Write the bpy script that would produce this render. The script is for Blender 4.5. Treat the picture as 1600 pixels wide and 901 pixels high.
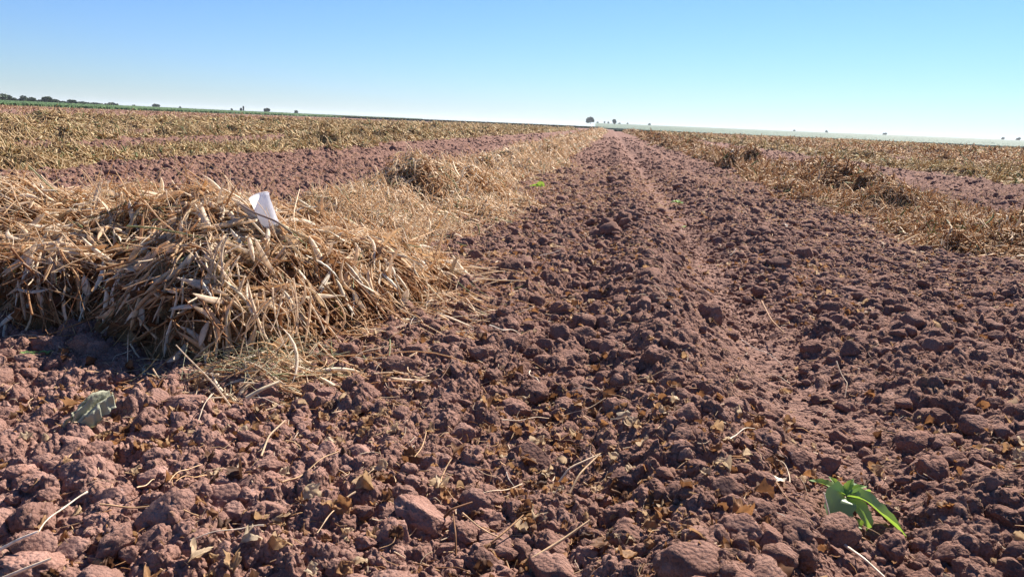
import bpy, bmesh, math, random
import numpy as np
from mathutils import Matrix, Vector, noise as mnoise

random.seed(7); rng = np.random.default_rng(7)
scene = bpy.context.scene
for o in list(bpy.data.objects): bpy.data.objects.remove(o)
COL = scene.collection

# ------------------------------------------------------------------ camera
CAM_H = 0.60
FPX = 1186.0
RX = np.array([[0.9910580363375373, -0.06720441190423296, 0.11527157338819877],
               [0.12681622548337992, 0.20576955296174224, -0.9703486672470228],
               [0.04149233139910608, 0.9762901505672025, 0.21245217894984225]])
cam_d = bpy.data.cameras.new('camera'); cam = bpy.data.objects.new('camera', cam_d); COL.objects.link(cam)
cam_d.sensor_width = 36.0; cam_d.lens = FPX / 1600 * 36.0
cam_d.clip_start = 0.02; cam_d.clip_end = 20000
M4 = Matrix([list(RX[0]) + [0], list(RX[1]) + [0], list(RX[2]) + [CAM_H], [0, 0, 0, 1]])
cam.matrix_world = M4
scene.camera = cam

def P(px, py, z=0.0):
    """where the ray through a photo pixel meets height z"""
    d = RX @ np.array([(px - 800) / FPX, -(py - 450.5) / FPX, -1.0])
    t = (z - CAM_H) / d[2]
    return np.array([d[0] * t, d[1] * t, z])
def AT(px, dist, z=0.0):
    """point on the ground plane in the direction of pixel column px at the horizon, a given distance off"""
    hy = 199 + 0.0425 * (px - 955)
    d = RX @ np.array([(px - 800) / FPX, -(hy - 450.5) / FPX, -1.0])
    d = d[:2] / np.linalg.norm(d[:2])
    return np.array([d[0] * dist, d[1] * dist, z])

# ------------------------------------------------------------------ world and sun
HAZE = 0.0002
SUN_EL, SUN_AZ = math.radians(39), math.radians(27)      # azimuth from +Y towards +X
world = bpy.data.worlds.new('World'); scene.world = world; world.use_nodes = True
wn = world.node_tree; wn.nodes.clear()
sky = wn.nodes.new('ShaderNodeTexSky'); sky.sky_type = 'NISHITA'; sky.sun_disc = False
sky.sun_elevation = SUN_EL; sky.sun_rotation = SUN_AZ
sky.air_density = 1.2; sky.dust_density = 0.0; sky.ozone_density = 6.0; sky.altitude = 500
bg = wn.nodes.new('ShaderNodeBackground'); bg.inputs['Strength'].default_value = 0.05
wo = wn.nodes.new('ShaderNodeOutputWorld')
tint = wn.nodes.new('ShaderNodeMixRGB'); tint.blend_type = 'MULTIPLY'; tint.inputs[0].default_value = 1.0
tint.inputs[2].default_value = (0.67, 0.82, 1.12, 1)          # the camera's cool white balance
wn.links.new(sky.outputs[0], tint.inputs[1]); wn.links.new(tint.outputs[0], bg.inputs[0]); wn.links.new(bg.outputs[0], wo.inputs[0])
sun_d = bpy.data.lights.new('sun', 'SUN'); sun_d.energy = 5.0; sun_d.angle = math.radians(0.5); sun_d.color = (1.0, 0.945, 0.87)
sun = bpy.data.objects.new('sun', sun_d); COL.objects.link(sun)
SUN_DIR = Vector((math.cos(SUN_EL) * math.sin(SUN_AZ), math.cos(SUN_EL) * math.cos(SUN_AZ), math.sin(SUN_EL)))
sun.rotation_euler = SUN_DIR.to_track_quat('Z', 'Y').to_euler()
scene.view_settings.view_transform = 'Standard'; scene.view_settings.look = 'None'
scene.view_settings.exposure = 1.34; scene.view_settings.gamma = 1.0; scene.view_settings.use_curve_mapping = False
scene.render.engine = 'CYCLES'
scene.cycles.max_bounces = 5; scene.cycles.diffuse_bounces = 3; scene.cycles.glossy_bounces = 2
scene.cycles.transmission_bounces = 4; scene.cycles.transparent_max_bounces = 6; scene.cycles.volume_bounces = 0
scene.cycles.use_denoising = True

# ------------------------------------------------------------------ helpers
def tag(o, label=None, cat=None, group=None, kind=None):
    if label: o['label'] = label
    if cat: o['category'] = cat
    if group: o['group'] = group
    if kind: o['kind'] = kind
    return o

def link(o, parent=None):
    COL.objects.link(o)
    if parent is not None: o.parent = parent
    return o

def empty(name, loc=(0, 0, 0), rz=0.0):
    o = bpy.data.objects.new(name, None); o.location = [float(v) for v in loc]; o.rotation_euler.z = rz
    o.empty_display_size = 0.05
    return link(o)

def mesh_np(name, V, F, mats, rnd=None, smooth=True, mat_idx=None):
    me = bpy.data.meshes.new(name)
    V = np.ascontiguousarray(V, dtype=np.float32).reshape(-1, 3)
    F = np.ascontiguousarray(F, dtype=np.int32); nf, k = F.shape
    me.vertices.add(len(V)); me.vertices.foreach_set('co', V.ravel())
    me.loops.add(nf * k); me.loops.foreach_set('vertex_index', F.ravel())
    me.polygons.add(nf); me.polygons.foreach_set('loop_start', np.arange(0, nf * k, k, dtype=np.int32))
    me.polygons.foreach_set('use_smooth', np.full(nf, smooth, dtype=bool))
    for m in (mats if isinstance(mats, (list, tuple)) else [mats]): me.materials.append(m)
    if mat_idx is not None: me.polygons.foreach_set('material_index', np.asarray(mat_idx, dtype=np.int32))
    if rnd is not None:
        a = me.attributes.new('rnd', 'FLOAT', 'POINT'); a.data.foreach_set('value', np.asarray(rnd, dtype=np.float32).ravel())
    me.update(calc_edges=True)
    return me

def mobj(name, me, parent=None, loc=None):
    o = bpy.data.objects.new(name, me)
    if loc is not None: o.location = [float(v) for v in loc]
    return link(o, parent)

# numpy noise
def _h(ix, iy, s):
    n = (ix.astype(np.int64) * 374761393 + iy.astype(np.int64) * 668265263 + s * 1274126177) & 0xFFFFFFFF
    n = ((n ^ (n >> 13)) * 1274126177) & 0xFFFFFFFF
    n = n ^ (n >> 16)
    return (n & 0xFFFFFF) / float(0xFFFFFF)
def vnoise(x, y, s=0):
    ix = np.floor(x); iy = np.floor(y); fx = x - ix; fy = y - iy
    fx = fx * fx * (3 - 2 * fx); fy = fy * fy * (3 - 2 * fy)
    a = _h(ix, iy, s); b = _h(ix + 1, iy, s); c = _h(ix, iy + 1, s); d = _h(ix + 1, iy + 1, s)
    return (a * (1 - fx) + b * fx) * (1 - fy) + (c * (1 - fx) + d * fx) * fy
def fbm(x, y, s=0, o=4, g=0.5):
    t = 0; a = 1.0; n = 0
    for i in range(o):
        t = t + a * vnoise(x * 2 ** i + i * 17.3, y * 2 ** i - i * 9.1, s + i); n += a; a *= g
    return t / n
def worley(x, y, s=0):
    ix = np.floor(x); iy = np.floor(y)
    best = np.full(x.shape, 9.0); hid = np.zeros(x.shape)
    for dx in (-1, 0, 1):
        for dy in (-1, 0, 1):
            cx = ix + dx; cy = iy + dy
            jx = cx + 0.1 + 0.8 * _h(cx, cy, s); jy = cy + 0.1 + 0.8 * _h(cx, cy, s + 77)
            d = (x - jx) ** 2 + (y - jy) ** 2
            m = d < best
            best = np.where(m, d, best); hid = np.where(m, _h(cx, cy, s + 133), hid)
    return np.sqrt(best), hid

def g2(x, c, w): return np.exp(-((x - c) / w) ** 2)
def sstep(a, b, x):
    t = np.clip((x - a) / (b - a), 0, 1); return t * t * (3 - 2 * t)

# ------------------------------------------------------------------ materials
def new_mat(name):
    m = bpy.data.materials.new(name); m.use_nodes = True
    nt = m.node_tree; nt.nodes.clear()
    out = nt.nodes.new('ShaderNodeOutputMaterial'); bs = nt.nodes.new('ShaderNodeBsdfPrincipled')
    nt.links.new(bs.outputs[0], out.inputs[0])
    return m, nt, bs, out
def node(nt, t, **kw):
    n = nt.nodes.new(t)
    for k, v in kw.items(): setattr(n, k, v)
    return n
def ramp(nt, fac, stops):
    r = nt.nodes.new('ShaderNodeValToRGB'); e = r.color_ramp.elements
    while len(e) < len(stops): e.new(0.5)
    for i, (p, c) in enumerate(stops):
        e[i].position = p; e[i].color = (*c, 1)
    nt.links.new(fac, r.inputs[0]); return r.outputs[0]
def noise_tex(nt, vec, scale, detail=4, rough=0.6):
    n = nt.nodes.new('ShaderNodeTexNoise'); n.inputs['Scale'].default_value = scale
    n.inputs['Detail'].default_value = detail; n.inputs['Roughness'].default_value = rough
    if vec is not None: nt.links.new(vec, n.inputs['Vector'])
    return n.outputs['Fac']
def mixc(nt, fac, a, b, mode='MIX'):
    m = nt.nodes.new('ShaderNodeMix'); m.data_type = 'RGBA'; m.blend_type = mode
    for s, v in ((m.inputs['Factor'], fac), (m.inputs['A'], a), (m.inputs['B'], b)):
        if isinstance(v, (int, float)): s.default_value = v
        elif isinstance(v, tuple): s.default_value = (*v, 1)
        else: nt.links.new(v, s)
    # colour sockets share names with the float ones: pick by type
    return m
def mix_rgb(nt, fac, a, b, mode='MIX'):
    m = nt.nodes.new('ShaderNodeMixRGB'); m.blend_type = mode
    for s, v in zip(m.inputs, (fac, a, b)):
        if isinstance(v, (int, float)): s.default_value = v
        elif isinstance(v, tuple): s.default_value = (*v, 1)
        else: nt.links.new(v, s)
    return m.outputs[0]
def math_n(nt, op, a, b=0.0):
    m = nt.nodes.new('ShaderNodeMath'); m.operation = op
    for s, v in zip(m.inputs, (a, b)):
        if isinstance(v, (int, float)): s.default_value = v
        else: nt.links.new(v, s)
    return m.outputs[0]

def soil_material(name, per_object=False):
    m, nt, bs, out = new_mat(name)
    pos = node(nt, 'ShaderNodeNewGeometry').outputs['Position']
    vec = node(nt, 'ShaderNodeTexCoord').outputs['Object'] if per_object else pos
    big = noise_tex(nt, pos, 1.3, 3, 0.5)
    mid = noise_tex(nt, pos, 19, 5, 0.65)
    fine = noise_tex(nt, vec, 260, 4, 0.7)
    base = ramp(nt, mid, [(0.28, (0.118, 0.057, 0.041)), (0.5, (0.202, 0.109, 0.080)), (0.72, (0.315, 0.190, 0.147))])
    base = mix_rgb(nt, math_n(nt, 'MULTIPLY', big, 0.35), base, (0.215, 0.112, 0.078))
    base = mix_rgb(nt, 0.35, base, ramp(nt, fine, [(0.3, (0.11, 0.052, 0.037)), (0.7, (0.345, 0.206, 0.160))]))
    # pale dry dust and salt crust in specks
    sp = noise_tex(nt, pos, 75, 3, 0.75)
    base = mix_rgb(nt, ramp(nt, sp, [(0.64, (0, 0, 0)), (0.76, (0.55, 0.55, 0.55))]), base, (0.46, 0.34, 0.29))
    # the paler patch of soil at the near left
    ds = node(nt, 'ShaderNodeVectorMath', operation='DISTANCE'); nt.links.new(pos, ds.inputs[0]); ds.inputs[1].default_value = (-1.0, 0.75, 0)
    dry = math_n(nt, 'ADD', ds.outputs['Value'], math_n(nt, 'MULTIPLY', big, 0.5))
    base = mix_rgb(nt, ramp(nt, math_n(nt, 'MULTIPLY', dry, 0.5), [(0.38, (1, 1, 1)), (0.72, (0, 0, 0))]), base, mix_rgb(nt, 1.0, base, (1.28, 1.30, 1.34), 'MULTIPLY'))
    if name.startswith('field'):
        # further off: fallen straw and leaf crumbs strewn over the soil
        lit = noise_tex(nt, pos, 9, 6, 0.8)
        big2 = noise_tex(nt, pos, 0.35, 3, 0.6)
        f = math_n(nt, 'MULTIPLY', ramp(nt, lit, [(0.55, (0, 0, 0)), (0.66, (0.75, 0.75, 0.75))]), ramp(nt, big2, [(0.35, (0.40, .40, .40)), (0.65, (0.8, .8, .8))]))
        base = mix_rgb(nt, f, base, (0.27, 0.165, 0.085))
        at = node(nt, 'ShaderNodeAttribute'); at.attribute_name = 'rnd'        # paler tone along the wheel track
        base = mix_rgb(nt, math_n(nt, 'MULTIPLY', at.outputs['Fac'], 0.4), base, (0.30, 0.18, 0.138))
    if per_object:
        oi = node(nt, 'ShaderNodeObjectInfo').outputs['Random']
        base = mix_rgb(nt, 1.0, base, ramp(nt, oi, [(0, (0.80, 0.79, 0.79)), (0.6, (1, 1, 1)), (1, (1.18, 1.16, 1.15))]), 'MULTIPLY')
    nt.links.new(base, bs.inputs['Base Color'])
    bs.inputs['Roughness'].default_value = 0.95
    bs.inputs['Specular IOR Level'].default_value = 0.05
    n1 = noise_tex(nt, pos, 120, 5, 0.75)
    b = node(nt, 'ShaderNodeBump'); b.inputs['Strength'].default_value = 0.8; b.inputs['Distance'].default_value = 0.006
    nt.links.new(n1, b.inputs['Height'])
    v = node(nt, 'ShaderNodeTexVoronoi'); v.inputs['Scale'].default_value = 170
    nt.links.new(pos, v.inputs['Vector'])
    b2 = node(nt, 'ShaderNodeBump'); b2.invert = True; b2.inputs['Strength'].default_value = 0.7; b2.inputs['Distance'].default_value = 0.004
    nt.links.new(v.outputs['Distance'], b2.inputs['Height']); nt.links.new(b.outputs[0], b2.inputs['Normal'])
    b3 = node(nt, 'ShaderNodeBump'); b3.inputs['Strength'].default_value = 0.9; b3.inputs['Distance'].default_value = 0.035
    nt.links.new(noise_tex(nt, pos, 22, 3, 0.6), b3.inputs['Height']); nt.links.new(b2.outputs[0], b3.inputs['Normal'])
    nt.links.new((b3 if name.startswith('field') else b2).outputs[0], bs.inputs['Normal'])
    return m

def plant_material(name, stops, trans=0.35, per_object=False, rough=0.7, spec=0.25, streak=0.25):
    m, nt, bs, out = new_mat(name)
    if per_object: fac = node(nt, 'ShaderNodeObjectInfo').outputs['Random']
    else:
        a = node(nt, 'ShaderNodeAttribute'); a.attribute_name = 'rnd'; fac = a.outputs['Fac']
    c = ramp(nt, fac, stops)
    pos = node(nt, 'ShaderNodeNewGeometry').outputs['Position']
    n = noise_tex(nt, pos, 90, 3, 0.6)
    c = mix_rgb(nt, 1.0, c, ramp(nt, n, [(0.3, (1 - streak * 1.4,) * 3), (0.7, (1 + streak * 0.5,) * 3)]), 'MULTIPLY')
    nt.links.new(c, bs.inputs['Base Color'])
    bs.inputs['Roughness'].default_value = rough; bs.inputs['Specular IOR Level'].default_value = spec
    if trans > 0:
        t = node(nt, 'ShaderNodeBsdfTranslucent'); nt.links.new(c, t.inputs[0])
        mx = node(nt, 'ShaderNodeMixShader'); mx.inputs[0].default_value = trans
        nt.links.new(bs.outputs[0], mx.inputs[1]); nt.links.new(t.outputs[0], mx.inputs[2]); nt.links.new(mx.outputs[0], out.inputs[0])
    return m

STRAW_STOPS = [(0.0, (0.18, 0.075, 0.030)), (0.10, (0.42, 0.205, 0.085)), (0.32, (0.67, 0.420, 0.215)), (0.60, (0.83, 0.61, 0.385)), (0.93, (0.90, 0.76, 0.58)), (1.0, (0.36, 0.36, 0.18))]
OLIVE_STOPS = [(0.0, (0.16, 0.085, 0.040)), (0.2, (0.36, 0.22, 0.095)), (0.42, (0.60, 0.42, 0.215)), (0.66, (0.74, 0.56, 0.33)), (0.85, (0.52, 0.42, 0.20)), (0.95, (0.30, 0.28, 0.11)), (1.0, (0.16, 0.19, 0.07))]
RUST_STOPS = [(0.0, (0.15, 0.064, 0.030)), (0.25, (0.34, 0.165, 0.07)), (0.45, (0.55, 0.32, 0.15)), (0.72, (0.74, 0.52, 0.30)), (0.94, (0.84, 0.68, 0.48)), (1.0, (0.25, 0.26, 0.10))]
LEAF_STOPS = [(0.0, (0.10, 0.048, 0.026)), (0.25, (0.20, 0.092, 0.040)), (0.5, (0.33, 0.155, 0.062)), (0.74, (0.44, 0.27, 0.135)), (1.0, (0.60, 0.46, 0.30))]
POD_STOPS = [(0.0, (0.52, 0.35, 0.18)), (0.4, (0.66, 0.49, 0.29)), (0.75, (0.74, 0.60, 0.41)), (1.0, (0.78, 0.68, 0.52))]
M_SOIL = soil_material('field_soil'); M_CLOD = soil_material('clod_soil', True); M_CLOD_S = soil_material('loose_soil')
M_STRAW = plant_material('dry_straw', STRAW_STOPS, 0.46); M_OLIVE = plant_material('half_dry_straw', OLIVE_STOPS, 0.38); M_RUST = plant_material('rusty_straw', RUST_STOPS, 0.36)
M_STALK = plant_material('loose_stalk', STRAW_STOPS[:5] , 0.1, True); M_LEAF = plant_material('dry_leaf', LEAF_STOPS, 0.4); M_LEAF_O = plant_material('dry_leaf_single', LEAF_STOPS, 0.4, True)
M_POD = plant_material('dry_pod', POD_STOPS, 0.2, True, 0.55, 0.35); 

def mat_mat(name, stops):  # core under the stalks: matted brown, interior shade put into the colour
    m, nt, bs, out = new_mat(name)
    pos = node(nt, 'ShaderNodeNewGeometry').outputs['Position']
    c = ramp(nt, noise_tex(nt, pos, 14, 6, 0.8), stops)
    nt.links.new(c, bs.inputs['Base Color']); bs.inputs['Roughness'].default_value = 0.95; bs.inputs['Specular IOR Level'].default_value = 0.1
    b = node(nt, 'ShaderNodeBump'); b.inputs['Distance'].default_value = 0.03; b.inputs['Strength'].default_value = 1
    nt.links.new(noise_tex(nt, pos, 30, 5, 0.8), b.inputs['Height']); nt.links.new(b.outputs[0], bs.inputs['Normal'])
    return m
M_MAT = mat_mat('matted_straw', [(0.3, (0.08, 0.042, 0.022)), (0.5, (0.23, 0.13, 0.06)), (0.7, (0.44, 0.28, 0.14))])
M_MAT_O = mat_mat('matted_half_dry_straw', [(0.3, (0.07, 0.045, 0.022)), (0.5, (0.22, 0.15, 0.065)), (0.7, (0.40, 0.29, 0.13))])

# ------------------------------------------------------------------ ground
LEFT_C, RIGHT_C = -1.2, 2.45
def base_h(x, y):
    """large shape of the tilled field: ridge, wheel track, shallow beds"""
    wob = (vnoise(y * 0.5, y * 0 + 3.1, 5) - 0.5) * 0.05
    xx = x - wob
    h = 0.078 * g2(xx, 0.17, 0.14) - 0.030 * g2(xx, 0.48, 0.14) + 0.030 * g2(xx, 0.85, 0.2) - 0.03 * g2(xx, 1.28, 0.2) + 0.02 * g2(xx, -0.3, 0.25)
    far = 0.025 * np.cos(x * 2 * math.pi / 0.9 + 1.0) * sstep(1.5, 2.2, np.abs(x - 0.2))
    h = h + far
    h = h + (fbm(x * 1.7, y * 1.7, 11, 3) - 0.5) * 0.07
    h = h * (1 - sstep(25, 60, np.hypot(x, y)))
    return h
def track_mask(x, y):
    wob = (vnoise(y * 0.5, y * 0 + 3.1, 5) - 0.5) * 0.05
    return g2(x - wob, 0.48, 0.135) * (0.35 + 0.65 * sstep(0.9, 2.2, y))
def crumb_h(x, y, d):
    k = (1 - 0.78 * track_mask(x, y)) * (1 + 0.45 * sstep(3, 10, d))
    patch = 0.55 + 0.9 * fbm(x * 2.3, y * 2.3, 31, 3)
    h = 0
    for cell, amp, s, dm in ((0.105, 0.030, 1, 150), (0.050, 0.023, 2, 120), (0.023, 0.0140, 3, 60), (0.0105, 0.0066, 4, 14)):
        f = 1 - sstep(dm * 0.6, dm, d)
        qx = x + (vnoise(x / cell * 0.8, y / cell * 0.8, s + 40) - 0.5) * cell * 0.8
        qy = y + (vnoise(x / cell * 0.8, y / cell * 0.8, s + 50) - 0.5) * cell * 0.8
        w, hid = worley(qx / cell, qy / cell, s)
        bump = np.clip(1 - (w / 0.62) ** 2, 0, 1) ** 0.5
        h = h + amp * f * k * patch * bump * (0.15 + 0.85 * hid ** 1.6)
    h = h + k * (fbm(x * 34, y * 34, 9, 5, 0.65) - 0.5) * 0.022 * (1 - sstep(40, 90, d))
    # coarse lumps that carry on to the middle distance
    w, hid = worley(x / 0.30, y / 0.30, 6)
    h = h + 0.07 * np.clip(1 - w / 0.5, 0, 1) * hid ** 2 * sstep(8, 18, d) * (1 - sstep(140, 180, d))
    return h

def build_ground():
    fine = np.radians(np.linspace(-58, 58, 1420)) + math.radians(-6.8)
    rest = np.radians(np.linspace(58, 302, 90))[1:-1] + math.radians(-6.8)
    az = np.concatenate([fine, rest]); na = len(az)
    r = [0.25]
    while r[-1] < 2900:
        d = r[-1]
        # about one picture row per ring near, coarser far
        st = max(d * d / 0.6 / 760 * (0.9 - 0.70 * float(sstep(1.5, 4.0, np.array(d))) * (1 - float(sstep(130, 170, np.array(d))))), 0.0019 * max(d, 0.6))
        st = min(st, d * 0.16)
        if d < 0.7: st = max(st, 0.012)
        r.append(d + st)
    r = np.array(r); nr = len(r)
    A, Rr = np.meshgrid(az, r)
    X = Rr * np.sin(A); Y = Rr * np.cos(A)
    Z = base_h(X, Y) + crumb_h(X, Y, Rr)
    Z = np.where(Rr > 190, Z * 0, Z)
    V = np.stack([X, Y, Z], -1).reshape(-1, 3)
    V = np.concatenate([V, [[0, 0, 0]]])
    i = np.arange(nr - 1)[:, None] * na; j = np.arange(na)[None, :]; j2 = (j + 1) % na
    F = np.stack([i + j, i + j2, i + na + j2, i + na + j], -1).reshape(-1, 4)[:, ::-1]
    o = mobj('ground', mesh_np('ground', V[:-1], F, M_SOIL, track_mask(X, Y).ravel() * (0.6 + 0.4 * fbm(X * 9, Y * 9, 3).ravel())))
    tag(o, kind='structure', label='reddish brown tilled soil of the harvested field')
    print('ground', nr, na)
build_ground()

def gz(x, y):
    x = np.atleast_1d(np.asarray(x, float)); y = np.atleast_1d(np.asarray(y, float))
    return base_h(x, y) + crumb_h(x, y, np.hypot(x, y)) * 0.6
def gz1(x, y): return float(gz(x, y)[0])

# ------------------------------------------------------------------ straw mounds
def windrow_h(x, y, c, w, h, s, lump=0.9):
    cc = c + (vnoise(y * 0.28, y * 0 + s, s) - 0.5) * 0.5 * min(1, w)
    ww = w * (0.72 + 0.56 * vnoise(y * 0.6, y * 0 + 7.7, s + 1))
    u = np.abs(x - cc) / ww
    u = u + (vnoise(x * 4, y * 4, s + 2) - 0.5) * 0.45
    prof = np.clip(1 - np.clip(u, 0, 1) ** 2.6, 0, 1)
    l = 0.25 + 2.6 * lump * np.clip(fbm(x * 1.6, y * 1.6, s + 3, 4, 0.6) - .12, 0, 1) ** 1.8
    gap = sstep(0.20, 0.50, vnoise(x * 0.9 + 3, y * 0.7, s + 8))
    return h * prof * l * (0.35 + 0.65 * gap)

PILE_X = np.array([-4.5, -2.4, -1.57, -1.15, -0.90, -0.76, -0.6, -0.5, -0.4])
PILE_Y = np.array([2.12, 1.98, 1.84, 1.70, 1.46, 1.53, 1.98, 2.35, 2.8])
def pile_h(x, y):
    yf = np.interp(x, PILE_X, PILE_Y) + (vnoise(x * 6, x * 0 + 1, 61) - 0.5) * 0.16 + (vnoise(x * 2.2, y * 1.5, 64) - 0.5) * 0.22
    t = np.clip((y - yf) / 0.60, 0, 1); step = 0.40 + 0.45 * vnoise(x * 3.1, y * 1.0, 65); front = step * (1 - (1 - np.clip(t / 0.22, 0, 1)) ** 2) + (1 - step) * (1 - (1 - t) ** 2)
    right = np.clip((-0.43 - x) / 0.64, 0, 1) ** 0.75
    back = 1 - sstep(2.55, 3.25, y + 0.25 * (vnoise(x * 2, x * 0, 62) - 0.5)) * sstep(-0.2, 0.25, np.full_like(x, 1.0))
    lump = 0.50 + 0.90 * fbm(x * 3.0, y * 3.0, 63, 4, 0.6)
    left = 1 - 0.25 * sstep(-1.9, -3.0, -(-x)) if False else 1.0
    return 0.285 * front * right * back * lump * left

def left_row_h(x, y):
    base = windrow_h(x, y, LEFT_C, 0.58, 0.22, 101) * (0.55 + 0.45 * sstep(3.4, 4.8, y))
    rise = sstep(2.5, 3.1, y)
    tuft = 0.12 * np.exp(-(((x + 1.35) / 0.30) ** 2 + ((y - 4.75) / 0.40) ** 2)) + 0.12 * np.exp(-(((x + 1.05) / 0.3) ** 2 + ((y - 5.6) / 0.4) ** 2)) + 0.04 * np.exp(-(((x + 1.45) / 0.35) ** 2 + ((y - 3.6) / 0.35) ** 2))
    return (base + tuft) * rise
def right_row_h(x, y):
    base = windrow_h(x, y, RIGHT_C, 0.68, 0.28, 201) * (0.25 + 0.75 * sstep(0.30, 0.50, fbm(x * 1.3, y * 0.8, 208, 3))) * (0.62 + 0.38 * sstep(5.0, 8.0, y))
    cx, cy = CLUMP
    return base + 0.20 * np.exp(-(((x - cx) / 0.26) ** 2 + ((y - cy) / 0.24) ** 2))
CLUMP = P(1392, 318, 0.10)[:2]

def sector_pts(n, x0, x1, y0, y1, dens=None):
    x = rng.uniform(x0, x1, n); y = rng.uniform(y0, y1, n); return x, y

def strands(N, p, d, L, rad, K, S, bend, rnd, flat=1.0, pod=None, taper=0.45, flatp=0.38):
    """N curved stalks as open tubes. p,d:(N,3) middle and direction, L,rad:(N,)"""
    d = d / np.linalg.norm(d, axis=1, keepdims=True)
    ref = rng.normal(size=(N, 3)); u = np.cross(d, ref); u /= np.linalg.norm(u, axis=1, keepdims=True); v = np.cross(d, u)
    t = np.linspace(0, 1, K)[None, :, None]
    ph = rng.uniform(0, 6.28, (N, 1, 1)); wig = rng.uniform(0.0, 0.022, (N, 1, 1))
    c = p[:, None] + d[:, None] * (L[:, None, None] * (t - 0.5)) + u[:, None] * (L * bend)[:, None, None] * ((2 * (t - 0.5)) ** 2 - 0.33) + v[:, None] * (L[:, None, None] * wig * np.sin(t * 7 + ph))
    if pod is None: pr = np.broadcast_to(1 - taper * np.linspace(0, 1, K)[None], (N, K))
    else:
        tt = np.linspace(0, 1, K)[None]
        lens = np.clip(np.sin(np.pi * np.clip(tt, 0.0, 1)) ** 0.55, 0.06, 1)
        pr = np.where(pod[:, None], lens * 2.2, 1 - taper * tt)
    rr = rad[:, None] * pr
    fl = np.where(pod, flatp, flat) if pod is not None else np.full(N, flat)
    a = np.linspace(0, 2 * np.pi, S, endpoint=False)
    ring = u[:, None, None] * (np.cos(a)[None, None, :, None]) + v[:, None, None] * (np.sin(a)[None, None, :, None] * fl[:, None, None, None])
    V = c[:, :, None] + ring * rr[:, :, None, None]
    idx = np.arange(N * K * S).reshape(N, K, S)
    F = np.stack([idx[:, :-1], np.roll(idx, -1, 2)[:, :-1], np.roll(idx, -1, 2)[:, 1:], idx[:, 1:]], -1).reshape(-1, 4)
    R = np.broadcast_to(rnd[:, None, None], (N, K, S))
    return V.reshape(-1, 3), F, R.ravel()

class Acc:
    def __init__(s): s.V = []; s.F = []; s.R = []; s.n = 0
    def add(s, V, F, R):
        s.V.append(V); s.F.append(F + s.n); s.R.append(R); s.n += len(V)
    def mesh(s, name, mat, smooth=True): return mesh_np(name, np.concatenate(s.V), np.concatenate(s.F), mat, np.concatenate(s.R), smooth)

def straw_on(hf, acc, nplants, per, box, lenr, radr, K=5, S=3, xbias=0.0, podf=0.12, up=0.05, dmin=None, spread=0.35, hmin=0.03, bendr=0.12, tone=0.0, falloff=None, zoff=0.012):
    """lay bundles of stalks over a mound hf"""
    x0, x1, y0, y1 = box
    n = nplants * 6
    x = rng.uniform(x0, x1, n)
    y = rng.uniform(y0, y1, n) if falloff is None else falloff(n)
    H = hf(x, y); e = 0.02
    gx = (hf(x + e, y) - H) / e; gy = (hf(x, y + e) - H) / e
    w = np.sqrt(1 + np.minimum(gx ** 2 + gy ** 2, 9)) * (H > hmin)
    keep = np.nonzero(rng.uniform(0, 1.6, n) < w)[0][:nplants]
    x, y = x[keep], y[keep]; m = len(x)
    th = rng.uniform(0, 2 * np.pi, m)
    th = np.where(rng.uniform(size=m) < xbias, rng.normal(0, 0.45, m) + np.where(rng.uniform(size=m) < .5, 0, np.pi), th)
    # stalks of each bundle
    X = np.repeat(x, per) + rng.normal(0, 0.05, m * per); Yy = np.repeat(y, per) + rng.normal(0, 0.05, m * per)
    N = m * per
    H = hf(X, Yy); gx = np.clip((hf(X + e, Yy) - H) / e, -3, 3); gy = np.clip((hf(X, Yy + e) - H) / e, -3, 3)
    T = np.repeat(th, per) + rng.normal(0, spread, N)
    dx, dy = np.cos(T), np.sin(T)
    dz = np.clip(gx * dx + gy * dy, -0.75, 0.75) + rng.normal(0, 0.18, N)
    # hang down the steep faces
    steep = (gx ** 2 + gy ** 2) > 0.7
    hang = steep & (rng.uniform(size=N) < 0.16)
    gl = np.sqrt(gx ** 2 + gy ** 2) + 1e-6
    dx = np.where(hang, -gx / gl + rng.normal(0, 0.3, N), dx); dy = np.where(hang, -gy / gl + rng.normal(0, 0.3, N), dy)
    dz = np.where(hang, -gl * 1.0 + rng.normal(0, 0.3, N), dz)
    isup = rng.uniform(size=N) < up
    dz = np.where(isup, rng.uniform(0.5, 2.5, N), dz)
    d = np.stack([dx, dy, dz], -1)
    L = rng.uniform(*lenr, N) * rng.uniform(0.5, 1.0, N); rad = rng.uniform(*radr, N)
    pod = rng.uniform(size=N) < podf
    L = np.where(pod, np.clip(L, 0.05, 0.13), L)
    depth = rng.uniform(-0.04, 0.018, N)
    g = base_h(X, Yy)
    z = g + np.maximum(H, 0.005) + depth + zoff + np.where(isup, L * 0.3, 0)
    z = np.maximum(z, g + 0.012)
    rnd = np.clip(np.repeat(rng.beta(2.2, 1.8, m), per) * 0.55 + rng.uniform(0, 1, N) * 0.45 + tone, 0.0, 0.985)
    rnd = np.where(steep & (gy > 0) & (rng.uniform(size=N) < 0.8), rnd * 0.28, rnd)  # steep front strands darkened: brown matter plus shade put into the tone
    rnd = np.where(pod, np.clip(rnd + 0.2, 0, .93), rnd)
    rnd = np.where(rng.uniform(size=N) < (0.02 if per > 6 or tone else 0.05), 1.0, rnd)
    acc.add(*strands(N, np.stack([X, Yy, z], -1), d, L, rad, K, S, rng.normal(0, bendr, N), rnd, pod=pod))

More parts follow.
